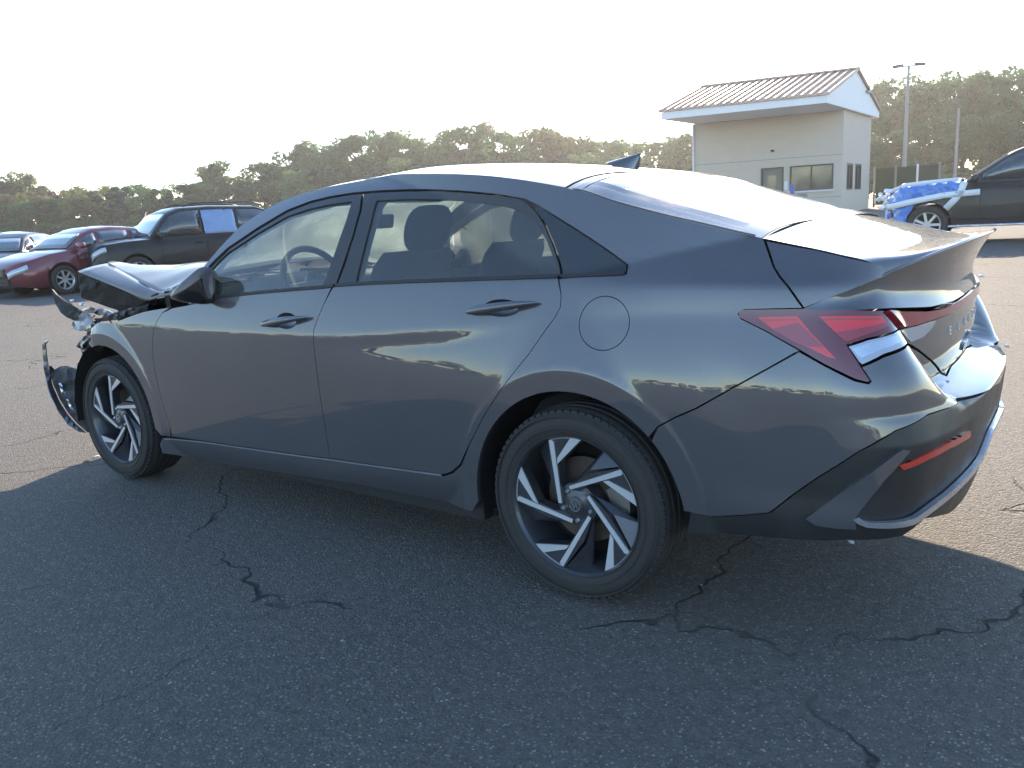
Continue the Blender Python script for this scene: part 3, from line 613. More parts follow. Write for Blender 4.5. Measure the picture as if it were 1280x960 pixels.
e0 = [e for e in ED if -.07 < e[0] < -.02]; e1 = [e for e in ED if .46 < e[0] < .536]
for ee in (e0, e1):
    if len(ee) > 1: sh.grid([[tuple(v) for v in rel(np.array(top_row(e, 28, .0012)), car)] for e in ee])
sh.build('screen_border', M['gloss_black'], car, True)
# bright edge bead where the rear screen meets the quarter
bead = [tuple(rel(e+np.array([0, 0, .002]), car)) for e in ED if -.06 < e[0] < .53]
for sg in (1, -1):
    MB().tube([(x, y*sg, z) for x, y, z in bead], .0028, 5).build('screen_bead', M['paint'], car, True)
# boot top up to the ducktail lip
LIP = [(0,1.0,1.093),(.30,.985,1.088),(.46,.94,1.075),(.60,.882,1.047),(.68,.84,1.025)]
edgeC = np.array([(.5435,0,1.157),(.66,0,1.122),(.76,0,1.092),(.85,0,1.070),(.93,0,1.072),(.98,0,1.086),(1.0,0,1.093)])
eE = [P_uz(*hit(*q))[0] for q in ((955,298),(1020,311),(1080,325))]
edgeE = np.array([eE[0]+[.0015,0,0], eE[0]*.5+eE[1]*.5, eE[1], eE[1]*.5+eE[2]*.5, eE[2], (eE[2]+np.array([.84,-.68,1.025]))/2+[0,-.004,.002], [.84,-.68,1.025]])
rows = []
CC, CE = dens(edgeC, 5), dens(edgeE, 5)
for c, e in zip(CC, CE):
    r = []
    for k in range(-16, 17):
        b = k/16; q = abs(b); r.append(tuple(rel(np.array([c[0]+(e[0]-c[0])*q**2.6, -e[1]*b, c[2]+(e[2]-c[2])*q**2.8]), car)))
    rows.append(r)
mb = MB(); mb.grid(rows); mb.F = [f[::-1] for f in mb.F]; top_lid = mb.build('boot_lid_top', M['paint'], car, True)
# ducktail spoiler: lip, rear face down to the light bar
lipL = [rel(np.array(rows[-1][k])+np.array(car.location)*0, car)*0 for k in ()]
liprow = [np.array(v)+np.array(car.location) for v in rows[-1]]
tail = [np.array([.797,-.748,1.004]), np.array([.815,-.722,1.012])]
pr = P_uz(*hit(1005, 385.5))[0]; p2 = P_uz(*hit(1040, 371))[0]; p3 = P_uz(*hit(1075, 357.3))[0]
left = [pr, p2, p3, np.array([.812,-.722,1.0125])]
U_ = left+liprow[:17][::1] if liprow[0][1] < 0 else left+liprow[::-1][:17]
U_ = np.array(U_)
us = np.concatenate([[.629,.665,.70,.74], np.linspace(.78, UC, len(U_)-4)])
zz = np.interp(us, [.62,.80,1.0,1.2,UC], [.947,.938,.914,.908,.914])
Lw = P_uz(us, zz, np.concatenate([[0,0,0,0],np.full(len(us)-4,.004)]))
rows = []
for t in np.linspace(0, 1, 9):
    r = []
    for i in range(len(U_)):
        sag = min(1, max(0, (i-1)/6))*.030*math.sin(math.pi*t)
        r.append(U_[i]*(1-t)+Lw[i]*t+np.array([-sag, 0, -sag*.35]))
    rows.append(r)
full = [[tuple(rel(v, car)) for v in r]+[tuple(rel(v*np.array([1,-1,1]), car)) for v in r[::-1][1:]] for r in rows]
mb = MB(); mb.grid(full); sp = mb.build('spoiler', M['paint'], car, True)
sp.data.flip_normals()
lp = [tuple(rel(v+np.array([.001,0,-.001]), car)) for v in U_[2:]]; lp = lp+[(x, -y, z) for x, y, z in lp[::-1][1:]]
nn = len(lp); rad = [.0055*min(1, .25+i/5, .25+(nn-1-i)/5) for i in range(nn)]
o = MB().tube(lp, rad, 8).build('spoiler_lip', M['paint'], sp, True)
# shark fin aerial
rows = []
for i in range(9):
    t = i/8; zc = 1.376*(1-t)+1.428*t; xf = -.345+.135*t; xr = -.205+.015*t; w = .026*(1-t)**.8+.003; ring = []
    for k in range(16):
        a = 2*math.pi*k/16; cx = (xf+xr)/2; ring.append(tuple(rel((cx+(xr-xf)/2*math.cos(a), w*math.sin(a), zc-.030*(1-t)*math.cos(a)), car)))
    rows.append(ring)
mb = MB(); mb.grid(rows, True); mb.F.append(tuple(range(8*16, 9*16))); mb.build('aerial_fin', M['paint'], car, True)
# lettering and emblem on the boot lid
def wrap_text(body, size, u0, z0, mat, name, off=.002, depth=.003, spacing=1.0):
    cu = bpy.data.curves.new('t', 'FONT'); cu.body = body; cu.size = size; cu.extrude = depth/2; cu.space_character = spacing; cu.align_x = 'CENTER'
    t = bpy.data.objects.new('t', cu); COL.objects.link(t); dg = bpy.context.evaluated_depsgraph_get(); me = bpy.data.meshes.new_from_object(t.evaluated_get(dg))
    bpy.data.objects.remove(t); V = np.array([v.co for v in me.vertices]); P0 = P_uz(np.full(1, u0), np.full(1, z0))[0]
    P = P_uz(u0+V[:, 0]/.86, z0+V[:, 1], V[:, 2]+off); F = [tuple(p.vertices) for p in me.polygons]
    return mesh(name, rel(P, car), F, mat, car)
for i, ch in enumerate('ELANTRA'):
    wrap_text(ch, .036, UC+(-3+i)*.116, .812, M['white_plastic'], 'badge_letter')
def ring_uz(name, u0, z0, a, b, w, off, th, mat, n=28):
    rows = []
    for k in range(n):
        t = 2*math.pi*k/n; r = []
        for (s, d) in ((1, 0), (1, th), (1-w/a, th), (1-w/a, 0)):
            r.append((u0+a*s*math.cos(t), z0+b*s*math.sin(t), off+d))
        r = np.array(r); rows.append([tuple(v) for v in rel(P_uz(r[:, 0], r[:, 1], r[:, 2]), car)])
    rows.append(rows[0]); mb = MB(); mb.grid(rows); return mb.build(name, mat, car, True, angle=35)
em = ring_uz('emblem', UC-.02, .752, .062, .033, .008, .001, .006, M['chrome'])
def bar_uz(p, q, w, off, th, mat, name, parent):
    d = np.array(q)-np.array(p); n = np.array([-d[1], d[0]])/np.linalg.norm(d)*w/2; c = np.array([p-n, q-n, q+n, p+n])
    A = P_uz(c[:, 0], c[:, 1], off); B = P_uz(c[:, 0], c[:, 1], off+th); mesh(name, rel(np.concatenate([A, B]), car), [(3,2,1,0),(4,5,6,7),(0,1,5,4),(1,2,6,5),(2,3,7,6),(3,0,4,7)], mat, parent)
uc_ = UC-.02
for p, q in (((uc_-.028,.729),(uc_-.010,.775)), ((uc_+.010,.729),(uc_+.028,.775)), ((uc_-.018,.749),(uc_+.018,.757))): bar_uz(np.array(p), np.array(q), .009, .001, .006, M['chrome'], 'emblem_bar', em)
# ---------------------------------------------------------------- wheels
def sector(pts, y0, y1):
    """prism from (x, z) outline between y0 (outer) and y1 (inner)"""
    n = len(pts); V = [(x, y0, z) for x, z in pts]+[(x, y1, z) for x, z in pts]
    F = [tuple(range(n)), tuple(range(2*n-1, n-1, -1))]+[(i, i+n, (i+1) % n+n, (i+1) % n) for i in range(n)]
    return V, F
def pol(r, a): return (r*math.cos(R(a)), r*math.sin(R(a)))
def make_wheel(cx, side, rot=0, flat=0):
    """side -1 = towards the camera; local frame has the outer face at -y"""
    y0 = .905
    w = bpy.data.objects.new('wheel', None); COL.objects.link(w); w.parent = car; w.location = Vector((cx, side*y0, .317))-car.location
    if side > 0: w.rotation_euler = (0, 0, math.pi)
    R0 = .317
    prof = [(.222,.012),(.232,.004),(.245,.0),(.262,-.004),(.281,-.003),(.294,.004),(.303,.014),(.3085,.026)]
    for g in range(5):
        ya = .034+g*.034; prof += [(R0-.004*abs(g-2)*.35, ya), (R0-.004*abs(g-2)*.35, ya+.022), (R0-.010, ya+.024), (R0-.010, ya+.032)]
    prof += [(.3085,.205),(.300,.214),(.28,.222),(.245,.224),(.222,.214)]
    t = MB(); t.lathe_y(prof, 96); ty = t.build('tyre', M['rubber'], w, True, angle=50)
    # sidewall rings and shoulder blocks
    sb = MB(); nb = 70
    for k in range(nb):
        a = 2*math.pi*k/nb; c, s = math.cos(a), math.sin(a); rot_ = Matrix.Rotation(-a, 3, 'Y')
        sb.box((.3050*c, .0215, .3050*s), (.010, .020, .0190), rot_)
    sb.build('shoulder_block', M['rubber'], ty)
    for r in (.252, .290):
        MB().lathe_y([(r, .001), (r+.0015, -.0065), (r+.004, -.0065), (r+.0055, .001)], 72).build('sidewall_ring', M['rubber'], ty, True)
    # barrel
    b = MB(); b.lathe_y([(.2215,.012),(.229,.001),(.2315,.001),(.2245,.013),(.219,.030),(.206,.075),(.198,.14),(.206,.20),(.22,.21)], 80); b.build('rim', M['alloy_dark'], w, True, angle=50)
    # five turbine spokes: dark bodies with machined faces
    for k in range(5):
        a0 = 112.1-72*k+rot
        body = [pol(.222, a0+1.5), pol(.222, a0-9), pol(.222, a0-20), pol(.222, a0-31.6), pol(.143, a0+1), pol(.085, a0+18), pol(.050, a0+30), pol(.050, a0+75), pol(.066, a0+73), pol(.120, a0+26)]
        P0, P1 = [], []
        V, F = sector(body, .016, .055)
        # lower towards the hub: dish the spokes
        V = [(x, y+.012*(1-min(1, math.hypot(x, z)/.2)), z) for x, y, z in V]
        # sloped flank: widen the back edge
        sp_ = mesh('spoke', V, F, M['alloy_dark'], w)
        fl = [pol(.220, a0-9), pol(.220, a0-31), pol(.155, a0-8), pol(.100, a0+8)]
        def face(pts, y=.0155, name='machined_face'):
            n = len(pts); V = [(x, y-.003+.012*(1-min(1, math.hypot(x, z)/.2)), z) for x, z in pts]+[(x, y+.001+.012*(1-min(1, math.hypot(x, z)/.2)), z) for x, z in pts]
            F = [tuple(range(n)), tuple(range(2*n-1, n-1, -1))]+[(i, i+n, (i+1) % n+n, (i+1) % n) for i in range(n)]
            return mesh(name, V, F, M['machined'], sp_)
        p, q = np.array(pol(.2285, a0)), np.array(pol(.064, a0+71)); d = (q-p)/np.linalg.norm(q-p); nrm = np.array([-d[1], d[0]])
        if np.dot(nrm, -p) < 0: pass
        s_ = 1 if np.dot(nrm, np.array(pol(.2, a0-20))-p) > 0 else -1
        face([tuple(p), tuple(p+d*.02-0*nrm), tuple(q), tuple(q+nrm*s_*.012), tuple(p+d*.012+nrm*s_*.017)])
        arc = [pol(.2285, a0-x) for x in (0, 5, 10, 15, 20, 23)]+[pol(.2205, a0-x) for x in (23, 20, 15, 10, 5, 2)]
        face(arc, .0147)
        face([pol(.2285, a0-22), pol(.2290, a0-27), pol(.2290, a0-31.8), pol(.142, a0+2.5), pol(.1595, a0-.8), pol(.2225, a0-21)], .0151)
        # recessed web between the legs and the inner flank catching light
        web = [pol(.223, a0-3), pol(.223, a0-12), pol(.223, a0-21), pol(.158, a0-1), pol(.150, a0+5)]
        V, F = sector(web, .030, .034); 
        mesh('spoke_web', V, F, M['alloy_dark'], sp_)
        wing = [pol(.226, a0+22), pol(.226, a0+2), pol(.13, a0+27), pol(.07, a0+66)]
        z_ = (.060, .022, .030, .036); V = [(x, y, z) for (x, z), y in zip(wing, z_)]+[(x, y+.008, z) for (x, z), y in zip(wing, z_)]
        mesh('spoke_flank', V, [(0,1,2,3),(7,6,5,4),(0,4,5,1),(1,5,6,2),(2,6,7,3),(3,7,4,0)], M['alloy_dark'], sp_)
    h = MB(); h.lathe_y([(.0005,.022),(.028,.0215),(.033,.025),(.070,.031),(.074,.05),(.074,.08)], 40); h.build('hub', M['alloy_dark'], w, True, angle=40)
    cap = MB(); cap.lathe_y([(.0005,.0165),(.024,.0165),(.028,.019),(.029,.024)], 32); cp = cap.build('centre_cap', M['satin_black'], w, True, angle=40)
    o = MB(); o.lathe_y([(.0165,.0168),(.0170,.0150),(.0195,.0150),(.0200,.0168)], 32)
    for x in (-.0065, .0065): o.box((x, .0158, 0), (.0035, .003, .024), Matrix.Rotation(R(-18), 3, 'Y'))
    o.box((0, .0158, 0), (.013, .003, .0035)); o.build('cap_emblem', M['chrome'], cp)
    for k in range(5):
        a = R(55.8-72*k+rot)
        n = MB(); c = (.052*math.cos(a), 0, .052*math.sin(a)); n.lathe_y([(.0005,.021),(.006,.021),(.0085,.025),(.0085,.038)], 6, c); n.build('wheel_nut', M['chrome'], w)
    d = MB(); d.lathe_y([(.06,.088),(.142,.088),(.142,.10),(.06,.10)], 48); d.build('brake_disc', M['rust'], w, True, angle=40)
    c = MB(); rows = []
    for a in range(-42, 31, 8):
        r_ = []
        for (r, y) in ((.095,.072),(.165,.072),(.165,.118),(.095,.118)): r_.append((r*math.cos(R(a)), y, r*math.sin(R(a))))
        rows.append(r_)
    c.grid(rows, False); n = len(rows); c.F += [(0,1,2,3),(4*n-1,4*n-2,4*n-3,4*n-4)]
    c.tube([(.12,.068,-.02),(.155,.066,-.015)], .012, 8); c.build('brake_caliper', M['steel'], w)
    back = MB(); back.lathe_y([(.0005,.125),(.20,.14)], 32); back.build('back_plate', M['dark'], w)
    return w
wr = make_wheel(0, -1); wf = make_wheel(-2.705, -1, rot=-16)
make_wheel(0, 1, 20); w4 = make_wheel(-2.705, 1, 5)
# ---------------------------------------------------------------- underside, arches, inner shell
for cx, r, nm in ((0, .385, 'arch_liner'), (-2.72, .392, 'arch_liner')):
    for sg in (-1, 1):
        mb = MB(); rows = []
        for k in range(0, 25):
            a = R(-8+196*k/24); x, z = cx+r*math.cos(a), .317+r*math.sin(a); rib = .004*(k % 2)
            rows.append([tuple(rel((cx+(r-rib+dr)*math.cos(a), sg*yy, .317+(r-rib+dr)*math.sin(a)), car)) for yy, dr in ((.898,0),(.80,.004),(.62,0),(.60,-.02),(.59,-.37))])
        mb.grid(rows); mb.build(nm, M['plastic'], car, True, angle=40)
ub = MB()
ub.box(tuple(rel((-1.35,0,.205), car)), (1.96, 1.62, .03)); ub.box(tuple(rel((.62,0,.34), car)), (.44, 1.30, .03)); ub.box(tuple(rel((0,0,.30), car)), (.80, 1.10, .05)); ub.box(tuple(rel((-2.72,0,.30), car)), (.80, 1.10, .05))
ub.tube([tuple(rel(p, car)) for p in ((-2.2,-.1,.19),(-.6,-.12,.19),(.1,-.3,.24),(.5,-.35,.36))], .03, 10)
ub.box(tuple(rel((.66,-.42,.36), car)), (.34, .30, .10))
ub.build('underbody', M['dark'], car)
for sg in (-1, 1):
    mb = MB(); mb.box(tuple(rel((-1.36, sg*.80, .235), car)), (1.94, .12, .10)); mb.build('sill_box', M['plastic'], car)
# inner trim on both sides, seen through the glass
inner = [('uz',-2.10,.30),('uz',-.44,.30),('uz',-.30,.62),('uz',-.02,.80),('uz',.30,.80),('uz',.30,1.10),(785,338),(697,344),(570,349),(445,353),(405,357),(300,367),(262,371),('uz',-2.05,.94)]
panel('door_card', inner, M['trim'], off=-.055, flange=0, gap=0, res=.05, flip=False)
bpil = [(405,356),(443,352),(455,300),(470,252),(480,238),(430,240),(436,252),(428,290),(416,330)]
panel('pillar_trim', bpil, M['liner'], off=-.045, flange=.0, gap=0, res=.03)
qtr = [(690,344),(700,330),(690,300),(668,270),(648,255),(560,243),(560,236),(650,243),(733,250),(870,285),(900,300),(820,330),(783,338),(740,342)]
panel('pillar_trim', qtr, M['liner'], off=-.05, flange=0, gap=0, res=.03)
railin = [(262,345),(284,313),(320,289),(359,267),(412,251.5),(475,246),(560,245.5),(560,238),(475,236),(412,243),(359,259),(320,281),(284,305),(258,338)]
panel('roof_rail_trim', railin, M['liner'], off=-.035, flange=0, gap=0, res=.03)
top_part('headliner', -1.42, -.06, M['liner'], .035, .95)
# parcel shelf, rear seat, dashboard, wheel, front seats
def cbox(name, c, d, mat, rot=None, bevel=.03, parent=None, taper=1):
    mb = MB(); mb.box((0, 0, 0), d, None, taper); o = mb.build(name, mat, parent or car); o.location = rel(c, car) if parent is None else c
    if rot: o.rotation_euler = rot
    m = o.modifiers.new('bevel', 'BEVEL'); m.width = bevel; m.segments = 4
    o.data.polygons.foreach_set('use_smooth', [True]*len(o.data.polygons)); return o
cbox('parcel_shelf', (.25,0,.95), (.62,1.30,.04), M['trim'], bevel=.01)
cbox('dashboard', (-1.98,0,.86), (.46,1.42,.22), M['trim'], (0, R(-6), 0), .08)
cbox('instrument_hood', (-1.85,-.37,.95), (.26,.36,.08), M['trim'], (0, R(8), 0), .035)
cbox('cabin_floor', (-1.0,0,.28), (2.3,1.5,.04), M['dark'], bevel=.01)
def seat(x, y):
    s = cbox('seat_cushion', (x-.26,y,.52), (.52,.50,.18), M['cloth'], (0, R(-6), 0), .07)
    rows = []
    for t in np.linspace(0, 1, 12):
        zc = .54+.56*t; xc = x+.26*t+.02; w = .245*(1-.12*t**2)*(1 if t < .93 else .85); th = .075*(1-.4*t); ring = []
        for k in range(20):
            a = 2*math.pi*k/20; ca, sa = math.cos(a), math.sin(a)
            ring.append((xc+th*math.copysign(abs(ca)**.6, ca)-.04*abs(sa)**3, y+w*math.copysign(abs(sa)**.55, sa), zc+.03*math.cos(a)*0))
        rows.append([tuple(rel(p, car)) for p in ring])
    mb = MB(); mb.grid(rows, True); mb.F.append(tuple(range(11*20, 12*20))); bk = mb.build('seat_back', M['cloth'], car, True)
    rows = []
    for t in np.linspace(0, 1, 12):
        a_ = math.pi*t; hgt = .095; zc = 1.185-hgt*math.cos(a_); e = max(.03, math.sin(a_))**.5; ring = []
        for k in range(20):
            a = 2*math.pi*k/20; ca, sa = math.cos(a), math.sin(a)
            ring.append((x+.315+.05*e*ca+(zc-1.18)*.3, y+.135*e*math.copysign(abs(sa)**.75, sa), zc))
        rows.append([tuple(rel(p, car)) for p in ring])
    mb = MB(); mb.grid(rows, True); mb.build('headrest', M['cloth'], bk, True)
    mb = MB()
    for dy in (-.05, .05): mb.tube([tuple(rel(p, car)) for p in ((x+.27,y+dy,1.06),(x+.30,y+dy,1.13))], .007, 8)
    mb.build('headrest_post', M['chrome'], bk)
seat(-1.30, -.37); seat(-1.30, .37)
cbox('rear_cushion', (-.36,0,.50), (.52,1.26,.20), M['cloth'], (0, R(-5), 0), .07)
cbox('rear_backrest', (.02,0,.76), (.18,1.26,.50), M['cloth'], (0, R(22), 0), .06)
for y in (-.36, .36): cbox('rear_headrest', (.12,y,1.03), (.10,.26,.13), M['cloth'], (0, R(15), 0), .04)
# steering wheel
sw = MB(); cen = Vector((-1.70,-.37,.955)); ax = Vector((.90,0,.42)).normalized(); e1 = Vector((0,1,0)); e2 = ax.cross(e1)
pts = [cen+(e1*math.cos(a)+e2*math.sin(a))*.180 for a in np.linspace(0, 2*math.pi, 41)]
sw.tube([tuple(rel(p, car)) for p in pts], .0155, 10, cap=False)
swo = sw.build('steering_wheel', M['satin_black'], car, True)
s2 = MB()
for a in (0, 180, 270): s2.tube([tuple(rel(cen-ax*.02, car)), tuple(rel(cen+(e1*math.cos(R(a))+e2*math.sin(R(a)))*.175, car))], [.03,.012], 8)
s2.tube([tuple(rel(cen-ax*.05, car)), tuple(rel(cen+ax*.005, car))], [.05,.062], 20); s2.build('wheel_spokes', M['satin_silver'], swo, True, angle=40)
mb = MB(); mb.box((0,0,0), (.025,.23,.07)); o = mb.build('interior_mirror', M['trim'], car, bevel=.012); o.location = rel((-1.62,0,1.225), car); o.rotation_euler = (0, R(10), R(12))
mb = MB(); mb.tube([tuple(rel(p, car)) for p in ((-1.62,0,1.25),(-1.60,0,1.33))], .012, 8); mb.build('mirror_stalk', M['trim'], car)
# ---------------------------------------------------------------- door mirrors
def door_mirror(sg):
    """housing knocked forward against its stop: long shell along the door, gloss black underside"""
    top = [(212.5,368),(214,360),(218,352),(224,345),(232,339),(240,335),(247,334.5),(254,340),(257,345)]
    bot = [(212.5,371),(216,376),(222,379.5),(229,381),(237,382),(243,381),(250,378),(257,374),(260,366)]
    mid = [(212.5,370),(215,371),(220,369),(227,366),(235,361.5),(241,357),(247,352),(253,347),(258,347)]
    ys = [-.985,-.99,-.995,-.99,-.975,-.96,-.94,-.92,-.90]; th = [.006,.028,.044,.050,.046,.036,.024,.012,.005]
    up, lo = [], []
    for t_, b_, m_, y, h in zip(top, bot, mid, ys, th):
        h = h*1.9
        T, Bo, Mi = at_y(*t_, y), at_y(*b_, y), at_y(*m_, y-.15*h); x = (T[0]+Bo[0])/2; r = []
        def ring(a0, a1, n, o=0.0):
            out = []
            for k in range(n+1):
                a = R(a0+(a1-a0)*k/n); c, s_ = math.cos(a), math.sin(a); zt, zb_ = T[2]-Mi[2], Mi[2]-Bo[2]
                out.append((x+(Mi[0]-x)*.3, y+.85*h-(h+o)*c, Mi[2]+(zt if s_ > 0 else zb_+o)*math.copysign(abs(s_)**.9, s_)))
            return out
        up.append(ring(0, 354, 30)); lo.append(ring(0, -180, 14, .003))
    f = lambda rows: [[tuple(rel((x, -y*sg, z), car)) for x, y, z in r] for r in rows]
    mb = MB(); mb.grid(f(up), True); mb.F += [tuple(range(31)), tuple(range(8*31, 9*31))]; sh_ = mb.build('door_mirror', M['dusty_skylit_paint'], car, True)  # paler than the body: bright sky reflection put into the shell colour
    mb = MB(); mb.grid(f(lo)); mb.F.append(tuple(range(15))); mb.build('mirror_base', M['gloss_black'], sh_, True)
    ft = MB(); ft.tube([tuple(rel(p, car)) for p in ((-1.88,sg*.80,.965),(-1.885,sg*.86,.972),(-1.88,sg*.895,.982))], [.040,.034,.028], 12); ft.build('mirror_foot', M['gloss_black'], sh_, True)
for sg_ in (-1, 1): door_mirror(sg_)
sail = [(236,380.5),(262,374.5),(262,354),(264,334.5),(254,342),(243,360)]
panel('mirror_sail', sail, M['gloss_black'], off=.002, gap=0, flange=.012, res=.014)
# ---------------------------------------------------------------- smashed front end
def plate(name, px, ys, mat, th=.006, step=9, bump=0.0, parent=None, seed=0, smooth=False):
    """a sheet with its own thickness; outline as photo pixels, each at its own distance (world y)"""
    P2 = np.array(px, float); ys = np.full(len(px), ys, float) if np.isscalar(ys) else np.array(ys, float); B = []; Y = []
    for i in range(len(P2)):
        a, b = P2[i], P2[(i+1) % len(P2)]; ya, yb = ys[i], ys[(i+1) % len(P2)]; n = max(1, int(np.linalg.norm(b-a)/step))
        for k in range(n): B.append(a+(b-a)*k/n); Y.append(ya+(yb-ya)*k/n)
    B = np.array(B); Y = np.array(Y); rg = np.random.default_rng(seed); lo, hi = B.min(0), B.max(0)
    gx, gy = np.meshgrid(np.arange(lo[0]+step/2, hi[0], step), np.arange(lo[1]+step/2, hi[1], step)); G = np.stack([gx.ravel(), gy.ravel()], 1)
    G = G[inside(G, [B])]; G = G[far_from(G, [B], step*.5)] if len(G) else G
    A = np.concatenate([B, G]) if len(G) else B
    r = delaunay_2d_cdt([Vector((float(a), float(b))) for a, b in A], [(i, (i+1) % len(B)) for i in range(len(B))], [], 0, 1e-6)
    V2 = np.array([(v.x, v.y) for v in r[0]]); T = np.array([t for t in r[2] if len(t) == 3]); T = T[inside(V2[T].mean(1), [B])]
    V = []
    for q in V2:
        d = np.linalg.norm(B-q, axis=1)+.3; w = 1/d**2; y = float((w*Y).sum()/w.sum())+bump*float(rg.normal()); V.append(rel(at_y(q[0], q[1], y), car))
    me_o = mesh(name, V, [tuple(t) for t in T], mat, parent or car, smooth)
    m = me_o.modifiers.new('thickness', 'SOLIDIFY'); m.thickness = th; m.offset = 1
    return me_o
# bonnet: sprung up and buckled, near edge rolled down
def W3(px, py, y): return at_y(px, py, y)
rowK = [np.array((-2.30,-.70,.975)), W3(213,361,-.70), W3(198,364,-.70), W3(180,355,-.64), W3(158,342,-.55), W3(135,329,-.44)]
rowN = [np.array((-2.34,-.735,.93)), W3(200,371,-.73), W3(181,375.5,-.72), W3(155,363,-.70), W3(126,351,-.66), W3(97,339,-.61)]
rowA = [np.array((-2.31,-.35,1.02)), np.array((-2.42,-.35,1.035)), np.array((-2.6,-.35,1.04)), np.array((-2.85,-.33,1.035)), np.array((-3.10,-.30,1.032)), W3(142,327,-.27)]
rowB = [np.array((-2.31,0,1.035)), np.array((-2.42,0,1.050)), np.array((-2.6,0,1.052)), np.array((-2.95,0,1.045)), np.array((-3.3,-.02,1.035)), np.array((-3.62,-.02,1.02))]
rowC = [v*np.array([1,0,1])+np.array([0,.38,-.012]) for v in rowB]; rowD = [v*np.array([1,0,1])+np.array([0,.70,-.07]) for v in rowB]
def bsub(rows, nu, nv, wr=0.0):
    rows = [dens(np.array(r), nv) for r in rows]; cols = []
    for j in range(len(rows[0])): cols.append(dens(np.array([r[j] for r in rows]), nu))
    return [[tuple(rel(cols[j][i]+np.array([0,0,wr*math.sin(cols[j][i][0]*17+cols[j][i][1]*9)*math.sin(cols[j][i][1]*13+1)]), car)) for j in range(len(cols))] for i in range(len(cols[0]))]
bn = MB(); bn.grid(bsub([rowK,rowA,rowB,rowC,rowD], 6, 5, .004)); hood = bn.build('bonnet', M['dusty_skylit_paint'], car, True)
m = hood.modifiers.new('thickness', 'SOLIDIFY'); m.thickness = .004; m.offset = 1
bn = MB(); bn.grid([[tuple(rel(a*(1-t)+b*t+np.array([0,0,.006*math.sin(math.pi*t)]), car)) for a, b in zip(dens(np.array(rowN), 4), dens(np.array(rowK), 4))] for t in (0, .25, .5, .75, 1)])
he = bn.build('bonnet_edge', M['dusty_skylit_paint'], hood, True); m = he.modifiers.new('thickness', 'SOLIDIFY'); m.thickness = .004; m.offset = 1
plate('bonnet_underside', [(97.5,340.5),(110,345.5),(126,352.5),(155,364.5),(181,377),(190,371),(197,368),(196,376),(186,386),(176,394),(160,391.5),(150,388.5),(135,384),(123,379.5),(110,375),(101.5,372.5),(98.5,357)],
      [-.61,-.63,-.655,-.69,-.715,-.72,-.72,-.68,-.66,-.66,-.64,-.63,-.61,-.60,-.58,-.57,-.59], M['dark'], .01, 9, .006, seed=1)
# engine bay: dark mass of parts behind the open corner
eb = MB(); rg = random.Random(3)
for i in range(60):
    x, y, z = rg.uniform(-3.25,-2.42), rg.uniform(-.52,.60), rg.uniform(.32,.80)
    eb.box(tuple(rel((x,y,z), car)), (rg.uniform(.08,.3), rg.uniform(.08,.3), rg.uniform(.06,.22)), Matrix.Rotation(rg.uniform(-.3,.3), 3, 'Z')@Matrix.Rotation(rg.uniform(-.2,.2), 3, 'Y'))
for i in range(10):
    p = Vector((rg.uniform(-3.3,-2.6), rg.uniform(-.5,.3), rg.uniform(.6,.85))); eb.tube([tuple(rel(p+Vector((.12*k,.07*math.sin(k*2+i),.04*math.cos(k+i))), car)) for k in range(5)], .013, 6)
eb.build('engine', M['dark'], car)
MB().box(tuple(rel((-2.38,0,.62), car)), (.04,1.45,.66)).build('bulkhead', M['dark'], car)
MB().box(tuple(rel((-2.28,0,.945), car)), (.26,1.40,.03)).build('scuttle', M['plastic'], car)
# torn top of the grille and bumper carrier
plate('torn_bumper_blade', [(65,361.5),(70,368),(78,374.5),(88,380.5),(97,385),(104,390),(99,396),(92,400.5),(84,397),(76,391),(70,381),(66.5,371)], [-.64,-.64,-.63,-.62,-.61,-.60,-.62,-.63,-.64,-.65,-.65,-.65], M['plastic'], .012, 6, .004, seed=2)
plate('headlamp_shard', [(103,386),(112,385),(124,386.5),(134,387.5),(140,391),(134,394),(124,394.5),(119,391.5),(110,391.5),(104,390)], -.60, M['satin_silver'], .01, 5, .012, seed=3)
for q, s in (((90,376.5),3.2), ((102,380),3.0), ((117,388),3.6), ((146,392),3.4)):
    plate('lamp_fragment', [(q[0]-s,q[1]-s*.5),(q[0]+s,q[1]-s*.7),(q[0]+s*1.1,q[1]+s*.4),(q[0]-s*.6,q[1]+s*.8)], -.60, M['clear_lens'], .01, 4, .006, seed=int(q[0]))
plate('crumpled_wing_tip', [(104,389),(113,393),(116,402),(112,409),(108,412),(99,413),(93,411),(87,409.5),(92,401)], [-.66,-.68,-.74,-.78,-.78,-.76,-.73,-.70,-.68], M['dusty_skylit_paint'], .004, 5, .010, seed=5)
plate('torn_wing_edge', [(112,404),(118,403),(122,410),(117,421),(112,426),(108,418),(111,411)], -.80, M['dusty_skylit_paint'], .004, 4, .010, seed=6)
plate('bent_bracket', [(99,427),(104,421),(111,417),(116,424),(119,432),(112,437),(104,438),(97,434)], [-.78]*8, M['satin_black'], .02, 4, .014, seed=7)
plate('wing_flange', [(138,393),(158,387.5),(176,384),(186,379),(184,388),(160,394.5),(146,400),(126,402),(120,405),(116,402),(128,397)], [-.70]*11, M['satin_black'], .008, 6, .008, seed=8)
plate('suspension_strut', [(101,455),(109,452),(118,456),(117,462),(108,466),(99,466)], -.72, M['steel'], .02, 4, .014, seed=9)
plate('wheel_arch_shred', [(103,441),(110,436),(119,433),(130,434),(124,442),(116,450),(108,458),(102,456)], [-.80,-.82,-.86,-.86,-.80,-.76,-.74,-.74], M['plastic'], .008, 5, .012, seed=10)
